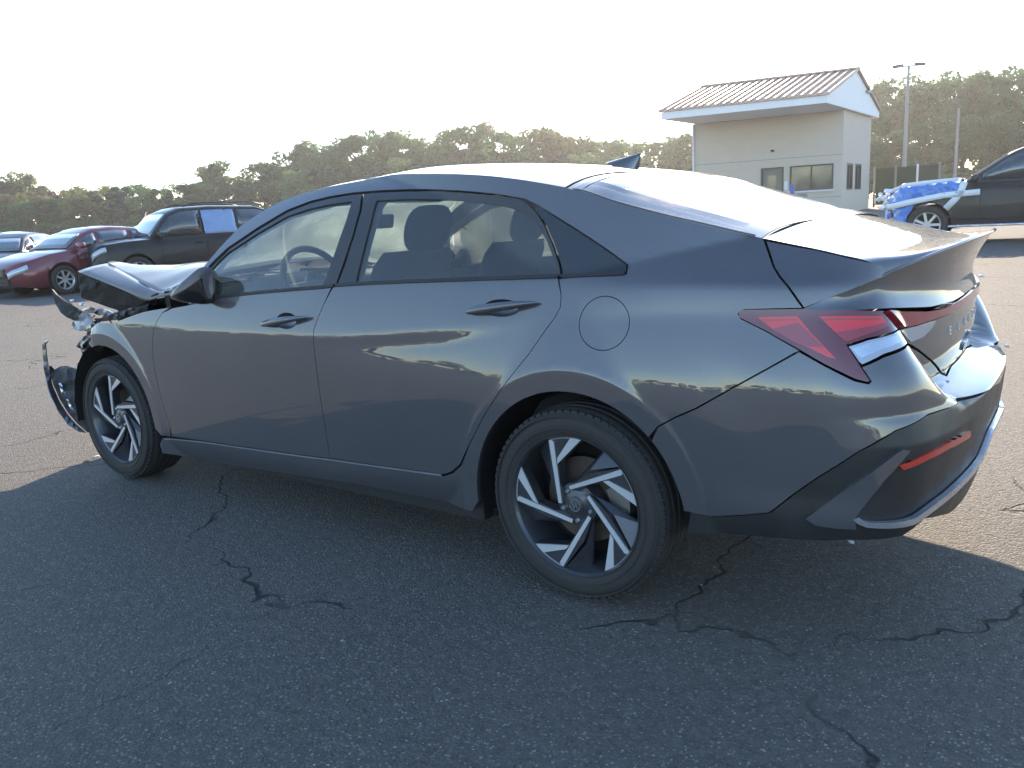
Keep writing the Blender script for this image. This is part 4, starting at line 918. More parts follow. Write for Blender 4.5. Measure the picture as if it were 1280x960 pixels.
# bumper corner hanging in front of the wheel
bc = plate('bumper_corner', [(52.5,431),(56,428.5),(58,445),(61,462),(66,482),(74,501),(84,517),(95,530),(107,540),(98,538.5),(84,530),(72,512),(62,490),(55.5,465)], [-.80,-.80,-.80,-.80,-.80,-.81,-.82,-.83,-.84,-.86,-.86,-.85,-.84,-.82], M['paint'], .006, 6, .002, seed=11)
plate('bumper_liner', [(59,458),(64,457),(68,462),(75,458),(83,457),(92,460),(99,465),(106,470),(112,480),(117,500),(120,520),(117,533),(108,539.5),(96,529),(85,516),(75,500),(67,482),(62,468)], [-.79,-.78,-.76,-.74,-.74,-.74,-.75,-.76,-.77,-.78,-.79,-.80,-.83,-.82,-.81,-.80,-.79,-.79], M['plastic'], .012, 7, .006, seed=12)
plate('liner_rib', [(75,478),(79,488),(86,501),(93,514),(90,513),(83,503),(77,491),(73,480)], [-.80]*8, M['chrome'], .006, 4, .004, seed=13)
for q, s in (((105,457),2.6), ((101,463),2.4), ((57,428),2.2), ((108,468),2.2), ((106,478),2.6)):
    plate('broken_clip', [(q[0]-s,q[1]-s*.5),(q[0]+s,q[1]-s*.9),(q[0]+s*1.1,q[1]+s*.6),(q[0]-s*.6,q[1]+s)], -.76, M['satin_silver'], .008, 4, .006, seed=int(q[0]))
# far side front corner
MB().box(tuple(rel((-3.45,.28,.50), car)), (.10,1.0,.42)).build('radiator_support', M['dark'], car)
rg = random.Random(21)
for k in range(7):
    a = W3(*[(118,395),(128,398),(140,398),(112,402),(150,394),(104,430),(112,446)][k], -.66); pts = [a+np.array([.03*j*rg.uniform(-1,.6), .03*rg.uniform(-1,.6), -.022*j+.01*rg.uniform(-1,1)]) for j in range(6)]
    MB().tube([tuple(rel(p, car)) for p in pts], .0035, 6).build('hanging_wire', M[('plastic', 'rust', 'plastic')[k % 3]], car, True)
for k, q in enumerate(((109,399),(121,399),(131,396),(143,395),(156,392),(99,404),(93,398),(115,438),(107,448),(112,428),(168,391),(120,391))):
    s = rg.uniform(2.4, 5.2); t = rg.uniform(0, 3.1); pts = [(q[0]+s*math.cos(t+a)*f, q[1]+s*.6*math.sin(t+a)*f) for a, f in ((0,1),(1.1,.7),(2.4,1.1),(3.3,.6),(4.7,1))]
    plate('broken_bracket', pts, -.64-.02*(k % 4), M[('plastic','steel','satin_black','chrome','plastic','dark')[k % 6]], .006, 3.5, .010, seed=40+k)

# ---------------------------------------------------------------- gatehouse
M['stucco'] = simple('stucco', (.56, .48, .405), .85, 0, 0, .08, 3, .25, 60)
M['white_paint'] = simple('white_boards', (.72, .73, .75), .6, 0, 0, .06, 4)
M['roof_metal'] = simple('brown_roof_metal', (.40, .27, .20), .5, .1, 0, .15, 3)
M['bronze'] = simple('bronze_frame', (.06, .05, .045), .45, .3, 0, .2, 9)
M['dark_window'] = simple('window_pane', (.045, .055, .06), .06, 0, 0, .2, 2, spec=.8)
M['door_brown'] = simple('door_paint', (.16, .15, .13), .5, 0, 0, .15, 6)
M['galv'] = simple('galvanised', (.22, .22, .22), .5, .6, 0, .2, 10)
M['blue'] = simple('blue_post_paint', (.06, .12, .42), .5, 0, 0, .15, 8)
M['white_post'] = simple('white_post_paint', (.7, .7, .7), .5, 0, 0, .1, 8)
M['mesh_green'] = simple('green_mesh', (.05, .075, .05), .8, 0, 0, .3, 10)
BC = np.array([-8.69, 37.59, 0]); BU = np.array([-.985, -.172, 0]); BV = np.array([0, 1, 0])
zb = gz(BC[0], BC[1])
bld = empty('gatehouse', (float(BC[0]), float(BC[1]), zb), 'small cream gatehouse with brown ribbed metal roof and deep white overhang', 'building')
def B(a, b, z): return tuple(a*BU+b*BV+np.array([0, 0, z-zb]))
def bbox(name, a0, a1, b0, b1, z0, z1, mat, parent=bld):
    V = [B(a, b, z) for z in (z0, z1) for a, b in ((a0, b0), (a1, b0), (a1, b1), (a0, b1))]
    return mesh(name, V, [(0,1,2,3),(7,6,5,4),(0,4,5,1),(1,5,6,2),(2,6,7,3),(3,7,4,0)], mat, parent)
HT = 5.12; LA, LB = 6.95, 5.5
# walls with real openings: front (b=0) built from piers round the door and window
def wall_strip(axis, spans, z0, z1):
    for s0, s1 in spans:
        if axis == 'a': bbox('wall', s0, s1, 0, .2, z0, z1, M['stucco'])
        else: bbox('wall', 0, .2, s0, s1, z0, z1, M['stucco'])
zl = -.2
wall_strip('a', [(0,.38),(2.33,2.60),(3.66,LA)], zl, 2.78); wall_strip('a', [(.38,2.33)], zl, 1.62); wall_strip('a', [(0,LA)], 2.783, HT)
wall_strip('b', [(.203,.85),(1.95,2.45),(3.65,LB)], zl, 2.78); wall_strip('b', [(.85,1.95),(2.45,3.65)], zl, 1.55); wall_strip('b', [(.203,LB)], 2.783, HT)
bbox('wall', LA-.2, LA, .203, LB, zl, HT, M['stucco']); bbox('wall', .203, LA-.203, LB-.2, LB, zl, HT, M['stucco'])
# control joints in the render
def framed(name, axis, s0, s1, z0, z1, panes=2, mat=M['dark_window']):
    e = .07
    def bx(nm, p, q, r, s, o0, o1, m, par):
        return bbox(nm, p, q, o0, o1, r, s, m, par) if axis == 'a' else bbox(nm, o0, o1, p, q, r, s, m, par)
    f = bx(name, s0+.004, s1-.004, z0+.004, z0+e, -.02, .12, M['bronze'], bld)
    bx('frame', s0+.004, s1-.004, z1-e, z1-.004, -.02, .12, M['bronze'], f); bx('frame', s0+.004, s0+e, z0+e+.001, z1-e-.001, -.018, .118, M['bronze'], f); bx('frame', s1-e, s1-.004, z0+e+.001, z1-e-.001, -.018, .118, M['bronze'], f)
    w = (s1-s0-2*e)/panes
    for k in range(panes):
        a = s0+e+k*w; bx('pane', a+.03, a+w-.002, z0+e+.002, z1-e-.002, .05, .065, mat, f)
        if k: bx('frame', a-.03, a+.03, z0+e+.001, z1-e-.001, -.01, .11, M['bronze'], f)
    return f
framed('window', 'a', .38, 2.33, 1.62, 2.78); framed('window', 'b', .85, 1.95, 1.55, 2.78, 2); framed('window', 'b', 2.45, 3.65, 1.55, 2.78, 2)
d = bbox('door', 2.68, 3.58, .05, .10, .45, 2.70, M['door_brown']); bbox('pane', 2.95, 3.35, .035, .049, 1.5, 2.4, M['dark_window'], d)
bbox('door_frame', 2.604, 2.678, -.02, .12, .45, 2.776, M['bronze']); bbox('door_frame', 3.582, 3.656, -.02, .12, .45, 2.776, M['bronze']); bbox('door_frame', 2.68, 3.58, -.02, .12, 2.705, 2.776, M['bronze'])
bbox('window_sill', .30, 2.40, -.12, -.021, 1.54, 1.60, M['white_paint'])
MB().tube([B(6.9,-.06,.55), B(6.9,-.06,HT-.05)], .05, 8).build('downpipe', M['white_paint'], bld, True)
bbox('wall_lamp', 3.05, 3.18, -.12, -.003, 3.5, 3.6, M['bronze'])
bbox('notice', 2.42, 2.56, -.012, -.001, 1.7, 2.1, M['white_paint'])
for z_ in (1.25, 3.15): bbox('wall_joint', .01, LA-.01, -.006, -.001, z_, z_+.02, M['galv'])
# roof: soffit, fascia, gables and ribbed slopes
A0, A1, B0, B1, RB, RZ = -.22, 6.85, -3.75, 6.1, 1.2, 6.92
bbox('soffit', A0, A1, B0, B1, HT+.003, HT+.06, M['white_paint'])
bbox('fascia', A0, A1, B0-.05, B0-.003, HT+.0, HT+.30, M['white_paint']); bbox('fascia', A0, A1, B1+.003, B1+.05, HT, HT+.30, M['white_paint'])
for a in (A0, A1-.06):
    V = [B(q, b, z) for q in (a, a+.06) for b, z in ((B0, HT+.063), (B1, HT+.063), (B1, HT+.29), (RB, RZ-.04), (B0, HT+.29))]
    mesh('gable', V, [(0,1,2,3,4),(9,8,7,6,5)]+[(i, (i+1) % 5, (i+1) % 5+5, i+5) for i in range(5)], M['white_paint'], bld)
def slope(b0, z0, b1, z1):
    V = [B(a, b, z+dz) for dz in (0, .05) for a, b, z in ((A0-.1, b0, z0), (A1+.1, b0, z0), (A1+.1, b1, z1), (A0-.1, b1, z1))]
    r = mesh('roof', V, [(3,2,1,0),(4,5,6,7),(0,1,5,4),(1,2,6,5),(2,3,7,6),(3,0,4,7)], M['roof_metal'], bld)
    n = 20
    for k in range(n+1):
        a = A0-.06+(A1-A0+.12)*k/n
        V = [B(a+da*w, b, z+dz) for (w, dz) in ((1, .052), (.7, .125)) for da, b, z in ((-.055, b0, z0), (.055, b0, z0), (.055, b1, z1), (-.055, b1, z1))]
        mesh('roof_rib', V, [(4,5,6,7),(0,1,5,4),(1,2,6,5),(2,3,7,6),(3,0,4,7)], M['roof_metal'], r)
slope(B0-.10, HT+.30, RB, RZ); slope(B1+.10, HT+.30, RB, RZ)
bbox('ridge_cap', A0-.12, A1+.12, RB-.12, RB+.12, RZ+.06, RZ+.14, M['roof_metal'])
bbox('gable_light', A0-.14, A0-.01, 3.0, 3.5, 6.1, 6.2, M['galv'])
# posts before the gatehouse
def post(px, py0, D, h, r, mat, label, name='post', cat='post', head=None):
    P = CP+D*ray(px, py0); z = gz(P[0], P[1]); e = empty(name, (P[0], P[1], z), label, cat)
    MB().tube([(0,0,-.1),(0,0,h)], r, 10).build('shaft', mat, e, True, angle=40)
    if head: head(e, h)
    return e
def kiosk(e, h): MB().box((0,0,h-.12), (.42,.25,.28)).build('reader_box', M['galv'], e, bevel=.02)
post(990, 250, 33, 1.45, .09, M['blue'], 'blue steel bollard post standing left of the gatehouse window')
post(1003, 250, 31.5, 1.05, .06, M['white_post'], 'white post with a grey box in front of the gatehouse window', 'reader_post', 'post', kiosk)
# light mast
def mast(px, ptop, D, label, heads):
    P = CP+D*ray(px, 250); z = gz(P[0], P[1]); top = (CP+D*ray(px, ptop))[2]-z
    e = empty('light_mast', (P[0], P[1], z), label, 'lamp post')
    MB().tube([(0,0,-.2),(0,0,top)], [.17,.10], 10).build('pole', M['galv'], e, True, angle=40)
    if heads:
        MB().tube([(-.95,-.25,top),(.95,.25,top)], .05, 6).build('arm', M['galv'], e)
        for s in (-1, 1):
            mb = MB(); mb.box((0,0,0), (.75,.42,.20)); o = mb.build('lamp_head', M['bronze'], e, bevel=.03); o.location = (s*.72, s*.2, top+.05); o.rotation_euler = (0, R(4)*s, R(15))
    return e
mast(1128.5, 88, 62, 'tall grey light mast with two floodlight heads right of the gatehouse', True)
mast(1192, 138, 78, 'thin bare grey pole in front of the right-hand trees', False)
# mesh gate beside the gatehouse
P = CP+44*ray(1092, 255); g = empty('mesh_fence', (P[0], P[1], gz(P[0], P[1])), 'green mesh fence panel on posts right of the gatehouse', 'fence')
for k in range(4): MB().tube([(k*1.05,0,-.1),(k*1.05,0,2.1)], .05, 8).build('fence_post', M['white_post'] if k == 2 else M['galv'], g, True)
for k in range(3):
    mb = MB()
    for i in range(14): mb.box((k*1.05+.09+i*.068,0,1.05), (.014,.014,1.9))
    for z in (.12, 1.0, 1.98): mb.box((k*1.05+.52,.016,z), (.95,.014,.05))
    mb.box((k*1.05+.52,.04,1.05), (.9,.004,1.86)); mb.build('mesh_panel', M['mesh_green'], g)
# pale kerb strip beyond the blue-wrapped truck
# ---------------------------------------------------------------- other vehicles on the lot
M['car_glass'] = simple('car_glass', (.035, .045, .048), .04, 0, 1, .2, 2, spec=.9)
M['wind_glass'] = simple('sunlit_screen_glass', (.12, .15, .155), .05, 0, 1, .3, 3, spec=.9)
M['white_film'] = simple('white_plastic_film', (.20, .30, .50), .2, 0, .4, .12, 6, .6, 9)
M['blue_wrap'] = simple('blue_wrap', (.07, .22, .62), .22, 0, .6, .35, 7, .9, 7)
M['tape'] = simple('white_tape', (.78, .80, .82), .5, 0, 0, .05, 8)
M['lamp_glass'] = simple('headlamp_glass', (.50, .54, .56), .1, .2, 1, .2, 14)
M['rim'] = simple('silver_rim', (.50, .50, .50), .35, .7, 0, .15, 12)
PC = dict(red=paint('maroon_paint', (.16, .012, .022), .3, .3, .1), black=paint('black_paint', (.012, .012, .014), .2, .3, .03, 1.4, .4), blueblack=paint('blue_black_paint', (.018, .022, .032), .3, .3, .04, 1.4, .5),
          grey=paint('grey_paint', (.10, .10, .105), .5, .35, .1), silver=paint('silver_paint', (.40, .41, .42), .7, .35, .08), white=paint('white_paint', (.68, .68, .66), 0, .35, .08), brown=paint('brown_black_paint', (.012, .012, .013), .1, .35, .03, 1.35, .4))
KIND = {
 # x positions measured forward from mid wheelbase; roof profile and deck profile as (x, z)
 'saloon': dict(L=(-2.42,2.42), wb=2.75, w=.90, r=.325, deck=[(-2.42,.82),(-2.36,.98),(-2.1,1.04),(-1.55,1.05),(-.9,.99),(.9,.99),(1.1,.98),(1.6,.92),(2.1,.80),(2.36,.68),(2.42,.60)], zb=.20, nose=.35, roof=[(-1.75,1.03),(-1.2,1.30),(-.75,1.42),(-.2,1.46),(.3,1.43),(.62,1.33),(1.15,.98)], gw=(.78,.56), glass=[(-1.35,-.62),(-.52,.28),(.36,.98)]),
 'suv': dict(L=(-2.25,2.25), wb=2.68, w=.92, r=.36, deck=[(-2.25,1.0),(-2.2,1.10),(-1.5,1.10),(.85,1.10),(1.0,1.10),(1.5,1.08),(2.05,1.02),(2.22,.92),(2.25,.80)], zb=.27, nose=.18, roof=[(-2.2,1.10),(-2.05,1.70),(-1.8,1.78),(-.6,1.82),(.15,1.79),(.45,1.68),(.98,1.10)], gw=(.84,.68), glass=[(-2.0,-1.25),(-1.13,-.38),(-.28,.72)]),
 'bigsuv': dict(L=(-2.65,2.25), wb=3.0, w=1.0, r=.40, deck=[(-2.65,1.1),(-2.6,1.22),(-1.5,1.22),(.7,1.24),(.9,1.24),(1.6,1.22),(2.08,1.18),(2.19,1.10),(2.25,.95)], zb=.33, nose=.20, roof=[(-2.6,1.22),(-2.45,1.85),(-2.0,1.93),(-.9,2.0),(-.4,1.95),(.05,1.79),(.88,1.24)], gw=(.92,.74), glass=[(-2.2,-1.35),(-1.2,-.45),(-.32,.52)]),
}
def veh(name, kind, mat, label, cat, group='vehicles parked on the lot', front='whole', rim_mat=None):
    K = KIND[kind]; root = empty(name, (0, 0, 0), label, cat, group); x0, x1 = K['L']; w0 = K['w']; rw = K['r']; wbx = (K['wb']/2, -K['wb']/2)
    wfun = lambda e: w0*(1-.10*max(0, (e-.80)/.2)**2-K['nose']*max(0, (e-.93)/.07)**2-.10*max(0, (.2-e)/.2)**2-.12*max(0, (.05-e)/.05)**2)
    xs = sorted(set(np.round(np.concatenate([np.linspace(x0, x1, 40), *[c+(rw+.05)*np.cos(np.linspace(0, math.pi, 15)) for c in wbx]]), 4)))
    dx, dz = zip(*K['deck']); rows = []
    for x in xs:
        e = (x-x0)/(x1-x0); wn = w0*(1-.10*max(0, (e-.80)/.2)**2-K['nose']*max(0, (e-.93)/.07)**2-.10*max(0, (.2-e)/.2)**2-.12*max(0, (.05-e)/.05)**2)
        zd = float(np.interp(x, dx, dz)); zbm = K['zb']+.10*max(0, (e-.93)/.07)+.12*max(0, (.07-e)/.07)
        for c in wbx:
            q = (rw+.05)**2-(x-c)**2
            if q > 0: zbm = max(zbm, rw+math.sqrt(q))
        zs = zd-.06
        pts = [(.0, zbm), (wn*.93, zbm), (wn*.985, min(zbm+.06, zs-.1)), (wn, max(zbm+.1, .55)) if zbm < .5 else (wn*1.0, zbm+.02), (wn*.99, max(zs-.16, zbm+.03)), (wn*.965, zs-.02), (wn*.91, zd-.012), (wn*.80, zd+.008), (wn*.45, zd+.03), (0, zd+.035)]
        full = [(x, y, z) for y, z in pts]+[(x, -y, z) for y, z in pts[::-1][1:-1]]
        rows.append(full)
    mb = MB(); mb.grid(rows, True); n = len(rows[0]); mb.F.append(tuple(range(n))); mb.F.append(tuple(range((len(rows)-1)*n, len(rows)*n))[::-1])
    mb.build('body', mat, root, True, angle=38)
    # greenhouse
    rx, rz = zip(*K['roof']); gx = np.linspace(rx[0], rx[-1], 40); wb_, wt_ = K['gw']; H = max(rz)
    def sec(x, off=0.0):
        z1 = float(np.interp(x, rx, rz)); z0 = float(np.interp(x, dx, dz))-.02; t1 = (z1-z0)/max(H-z0, .01); wt = wb_+(wt_-wb_)*min(1, t1); return z0, z1, wt
    rows = []
    for x in gx:
        z0, z1, wt = sec(x); z1 = max(z1, z0+.01)
        pts = [(wb_, z0), (wb_+(wt-wb_)*.45, z0+(z1-z0)*.47), (wt+.015, z1-.035), (wt-.03, z1-.006), (wt*.6, z1+.018), (0, z1+.026)]
        rows.append([(x, y, z) for y, z in pts]+[(x, -y, z) for y, z in pts[::-1][1:]])
    mb = MB(); mb.grid(rows); mb.F.append(tuple(range(11))); mb.F.append(tuple(range(39*11, 40*11))[::-1]); mb.build('cabin', mat, root, True, angle=38)
    for (a, b) in K['glass']:
        for s in (1, -1):
            rr = []
            for x in np.linspace(a, b, 8):
                z0, z1, wt = sec(x); top = max(z1-.085, z0+.07); r = []
                for z in (z0+.055, (z0+.055+top)/2, top):
                    t = (z-z0)/max(z1-.035-z0, .01); r.append((x, s*(wb_+(wt+.015-wb_)*t+.010), z))
                rr.append(r)
            g = MB(); g.grid(rr); o = g.build('window', M['car_glass'], root, True); m = o.modifiers.new('t', 'SOLIDIFY'); m.thickness = .008; m.offset = 0
    for nm, i0, i1 in (('windscreen', -2, -1), ('rear_window', 0, 1)):
        pa, pb = K['roof'][i0], K['roof'][i1]; rr = []
        pbase, ptop = (pb, pa) if nm == 'windscreen' else (pa, pb); sgn = 1 if nm == 'windscreen' else -1
        for t in (.06, .3, .6, .92):
            x = pbase[0]+(ptop[0]-pbase[0])*t; z = pbase[1]+(ptop[1]-pbase[1])*t; z0, z1, wt = sec(x)
            rr.append([(x+.02*sgn*(1-(k/4)**2), wt*.93*k/4, z+.030-.012*(k/4)**2) for k in range(-4, 5)])
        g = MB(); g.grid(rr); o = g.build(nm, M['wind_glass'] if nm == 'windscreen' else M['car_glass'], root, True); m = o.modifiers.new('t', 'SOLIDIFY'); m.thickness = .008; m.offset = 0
    # wheels
    for c in wbx:
        for s in (1, -1):
            wv = MB(); wv.lathe_y([(rw*.66,.01),(rw*.72,-.005),(rw*.9,-.008),(rw*.985,.01),(rw,.04),(rw,.17),(rw*.97,.20),(rw*.66,.2)], 36)
            w = wv.build('wheel', M['rubber'], root, True, angle=45); w.location = (c, s*(w0+.005), rw); w.rotation_euler = (0, 0, 0 if s < 0 else math.pi)
            rm = MB(); rm.lathe_y([(.001,.02),(rw*.14,.015),(rw*.15,.03)], 20)
            rm.lathe_y([(rw*.60,.02),(rw*.67,.0),(rw*.68,.01),(rw*.60,.06)], 32)
            for k in range(7):
                a = 2*math.pi*k/7; rm.box((rw*.37*math.cos(a), .022, rw*.37*math.sin(a)), (rw*.54, .03, rw*.13), Matrix.Rotation(-a, 3, 'Y'))
            rm.build('rim', rim_mat or M['rim'], w, True, angle=35)
            bk = MB(); bk.lathe_y([(.001,.08),(rw*.66,.09)], 20); bk.build('back_plate', M['dark'], w)
    mb = MB(); mb.box(((x0+x1)/2, 0, K['zb']+.12), ((x1-x0)*.86, w0*1.5, .16)); mb.build('underbody', M['dark'], root)
    zn = float(np.interp(x1-.12, dx, dz))
    if front == 'whole':
        for s in (1, -1):
            lo = MB(); lo.grid([[(x1-.015-.27*u_+.006, s*(wfun((x1-.015-.27*u_-x0)/(x1-x0))*(.985 if v_ else .95)+.012), float(np.interp(x1-.015-.27*u_, dx, dz))-.075-(.13-.03*u_)*v_) for v_ in (0, .5, 1)] for u_ in (0, .12, .25, .4, .6, .8, 1)])
            o = lo.build('headlight', M['lamp_glass'], root, True); m = o.modifiers.new('t', 'SOLIDIFY'); m.thickness = .05; m.offset = 0
        gm = MB(); gm.box((x1-.03, 0, zn-.14), (.10, w0*.95, .16)); g = gm.build('grille', M['plastic'], root, bevel=.02)
        gb = MB()
        for k in range(4): gb.box((x1+.025, 0, zn-.20+k*.04), (.012, w0*.88, .010))
        gb.build('grille_bar', M['chrome'], g)
        MB().box((x1-.02, 0, K['zb']+.18), (.10, w0*1.2, .12)).build('air_intake', M['plastic'], root, bevel=.02)
    else:
        rg = random.Random(5); gm = MB()
        for k in range(26): gm.box((x1-.12-rg.random()*.2, rg.uniform(-.75,.75), rg.uniform(.35, zn-.05)), (rg.uniform(.06,.25), rg.uniform(.08,.4), rg.uniform(.03,.14)), Matrix.Rotation(rg.uniform(-.4,.4), 3, 'X')@Matrix.Rotation(rg.uniform(-.3,.3), 3, 'Z'))
        gm.build('exposed_carrier', M['plastic'], root)
    for s in (1, -1):
        tl = MB(); tl.box((x0+.03, s*w0*.74, float(np.interp(x0+.1, dx, dz))-.16), (.10, .26, .14)); tl.build('rear_light', M['red'], root, bevel=.02)
        xm = K['roof'][-1][0]-.22; zm = float(np.interp(xm, dx, dz))+.07
        mm = MB(); mm.box((xm, s*(w0+.06), zm), (.13, .20, .13)); mm.box((xm, s*(w0-.06), zm-.03), (.06, .10, .05)); mm.build('door_mirror', mat, root, True, bevel=.04)
        for (a, b) in K['glass'][1:]:
            dh = MB(); dh.box((a+.12, s*(w0+.004), K['deck'][4][1]-.13), (.17, .03, .03)); dh.build('door_handle', mat, root, bevel=.01)
            sm = MB()
            z0 = K['zb']+.12; z1 = float(np.interp(b, dx, dz))-.1; sm.box((b+.02, s*(w0*.993), (z0+z1)/2), (.010, .012, z1-z0)); sm.build('door_seam', M['dark'], root)
    return root
def put(o, px, D, ang, dz=0, py=290, dup=None):
    """stand a vehicle on the lot; ang is the heading of its nose in degrees from +X"""
    P = CP+D*ray(px, py); o.location = (P[0], P[1], gz(P[0], P[1])+dz); o.rotation_euler = (0, 0, R(ang)); return o
v = put(veh('saloon_car', 'saloon', PC['red'], 'maroon saloon at far left with clear round-edged headlight', 'car'), 112, 19.6, -83)
red = v
v = put(veh('suv', 'suv', PC['brown'], 'dark SUV with white film over its rear side window', 'SUV'), 222, 20.2, -102, py=290)
# film patch, roof rails and sunroof deflector
mb = MB(); rg = random.Random(2); rows = []
for i in range(11):
    r = []
    for j in range(8):
        x = -1.16+.82*i/10; z = 1.15+.57*j/7; r.append((x, -(.865-.19*(z-1.05)/.70+.03+rg.uniform(0, .035)), z))
    rows.append(r)
for s in (1, -1):
    m_ = MB(); m_.grid([[(x, y*s, z) for x, y, z in r] for r in rows]); o = m_.build('window_film', M['white_film'], v, True); mm_ = o.modifiers.new('t', 'SOLIDIFY'); mm_.thickness = .006
    MB().tube([(-1.95,s*.66,1.82),(-1.7,s*.66,1.89),(-.2,s*.66,1.90),(.05,s*.66,1.82)], .02, 8).build('roof_rail', M['rust'], v, True)
v = put(veh('saloon_car', 'saloon', PC['blueblack'], 'dark car with its bumper missing, squeezed between the maroon saloon and the SUV', 'car', front='bare'), 132, 20.8, -95, -.03)
v = put(veh('saloon_car', 'saloon', PC['blueblack'], 'blue-black saloon at the left picture edge behind the maroon one', 'car'), 12, 21.5, -50, -.02)
v = put(veh('saloon_car', 'saloon', PC['black'], 'black car whose pale windscreen shows just above the maroon roof', 'car'), 112, 25.5, -80, .05)
v = put(veh('saloon_car', 'saloon', PC['red'], 'dull red car in the back row at the far left edge', 'car'), 8, 27, -55, .05)
v = put(veh('saloon_car', 'saloon', PC['grey'], 'grey car whose bright windscreen shows beside the SUV screen', 'car'), 200, 25.5, -80, .05)
# cars seen through the saloon's windows
v = put(veh('saloon_car', 'saloon', PC['white'], 'white saloon seen through the front door window', 'car'), 395, 19.5, -80)
v = put(veh('suv', 'suv', PC['silver'], 'silver SUV seen through the rear door window beside the headrest', 'SUV'), 590, 17.5, -78)
v = put(veh('saloon_car', 'saloon', PC['silver'], 'silver saloon seen past the front seat headrest', 'car'), 490, 19.0, -80)
v = put(veh('saloon_car', 'saloon', PC['red'], 'maroon saloon hidden behind the roof of the wrecked saloon', 'car'), 690, 18.0, -78)
# big dark truck with its nose wrapped in blue film
tr = put(veh('wrapped_suv', 'bigsuv', PC['brown'], 'big dark SUV with its nose wrapped in blue plastic and white tape', 'SUV', front='bare'), 1263, 17.2, 184, .0, py=270)
K = KIND['bigsuv']; dx, dz = zip(*K['deck']); rows = []; rg = random.Random(8)
for i in range(26):
    x = .90+1.43*i/25; r = []; e = (x-K['L'][0])/(K['L'][1]-K['L'][0]); wn = 1.0*(1-.10*max(0, (e-.80)/.2)**2-.28*max(0, (e-.93)/.07)**2)
    zd = float(np.interp(x, dx, dz))+.07
    for j in range(34):
        t = j/33; lowz = .36+.62*min(1, max(0, (1.98-x)/.28))*(1 if x > 1.2 else 1)+.0*x
        if t < .35: y = wn+.05; z = lowz+(zd-.10-lowz)*t/.35
        elif t < .65: y = (wn+.05)*(1-2*(t-.35)/.3); z = zd+.02-.10*abs(1-2*(t-.35)/.3)**4
        else: y = -(wn+.05); z = lowz+(zd-.10-lowz)*(1-t)/.35
        k_ = .035*math.sin(x*31+z*9)*math.sin(z*27+y*5)+rg.uniform(-.014, .014); r.append((x+k_*.6, y*(1+k_), z+k_*.8))
    rows.append(r)
mb = MB(); mb.grid(rows); last = rows[-1]; n_ = len(mb.V)
fr = []
for q in (1.0, .7, .35, .02): fr.append([(last[j][0]+.10*(1-q)+rg.uniform(-.02,.03), last[j][1]*q, .85+(last[j][2]-.85)*q) for j in range(34)])
mb.grid(fr); wr_ = mb.build('nose_wrap', M['blue_wrap'], tr, True)
m = wr_.modifiers.new('t', 'SOLIDIFY'); m.thickness = .01
def tape(pts, w):
    mb = MB(); rows = []
    P = [Vector(p) for p in pts]
    for i, p in enumerate(P):
        t = (P[min(i+1, len(P)-1)]-P[max(i-1, 0)]).normalized(); n = Vector((0, 1, 0)).cross(t).normalized(); rows.append([tuple(p-n*w/2), tuple(p+n*w/2)])
    mb.grid(rows); o = mb.build('tape', M['tape'], wr_, True); m = o.modifiers.new('t', 'SOLIDIFY'); m.thickness = .008; m.offset = 0
for s in (1, -1):
    y = s*1.075
    tape([(2.33,s*.80,.80),(2.15,s*.99,.83),(1.8,y,.90),(1.2,y,1.0),(.55,y,1.03)], .12)
    tape([(.84,y,1.25),(.90,y,1.05),(.98,y,.92),(1.16,y,.72)], .13)
    tape([(2.25,s*.76,1.14),(1.95,s*.95,1.25),(1.6,s*.98,1.28),(.95,s*.97,1.31)], .08)
    MB().box((-.2,s*1.03,.36), (2.6,.16,.05)).build('side_step', M['chrome'], tr, bevel=.015)
rg = random.Random(4); mb = MB()
for k in range(14): mb.box((2.36+rg.uniform(0,.14), .5+rg.uniform(-.25,.25), .95+rg.uniform(-.18,.22)), (rg.uniform(.05,.16), rg.uniform(.04,.12), rg.uniform(.02,.07)), Matrix.Rotation(rg.uniform(-1,1), 3, 'X')@Matrix.Rotation(rg.uniform(-1,1), 3, 'Z'))
mb.build('loose_film', M['tape'], wr_)
# ---------------------------------------------------------------- trees
def foliage(name, c1, c2, trans=.35):
    m, nt, b = new_mat(name); L = nt.links.new
    oi = nd(nt, 'ShaderNodeObjectInfo'); g = nd(nt, 'ShaderNodeNewGeometry'); tc = nd(nt, 'ShaderNodeTexCoord')
    n = nd(nt, 'ShaderNodeTexNoise', inp={'Scale': .55, 'Detail': 3}); L(tc.outputs['Object'], n.inputs['Vector'])
    a = nd(nt, 'ShaderNodeMath', operation='MULTIPLY_ADD'); L(g.outputs['Random Per Island'], a.inputs[0]); a.inputs[1].default_value = .30; L(oi.outputs['Random'], a.inputs[2])
    a2 = nd(nt, 'ShaderNodeMath', operation='MULTIPLY_ADD'); L(n.outputs['Fac'], a2.inputs[0]); a2.inputs[1].default_value = 1.1; L(a.outputs[0], a2.inputs[2])
    r = nd(nt, 'ShaderNodeMapRange', inp={1: .55, 2: 1.7, 3: 0, 4: 1}); L(a2.outputs[0], r.inputs[0])
    mx = nd(nt, 'ShaderNodeMix', data_type='RGBA'); L(r.outputs[0], mx.inputs[0]); mx.inputs[6].default_value = (*c1, 1); mx.inputs[7].default_value = (*c2, 1)
    L(mx.outputs[2], b.inputs['Base Color']); b.inputs['Roughness'].default_value = .65; b.inputs['Specular IOR Level'].default_value = .25
    tl = nd(nt, 'ShaderNodeBsdfTranslucent'); L(mx.outputs[2], tl.inputs[0]); ms = nd(nt, 'ShaderNodeMixShader'); ms.inputs[0].default_value = trans
    L(b.outputs[0], ms.inputs[1]); L(tl.outputs[0], ms.inputs[2]); L(ms.outputs[0], nt.nodes['Material Output'].inputs[0]); return m
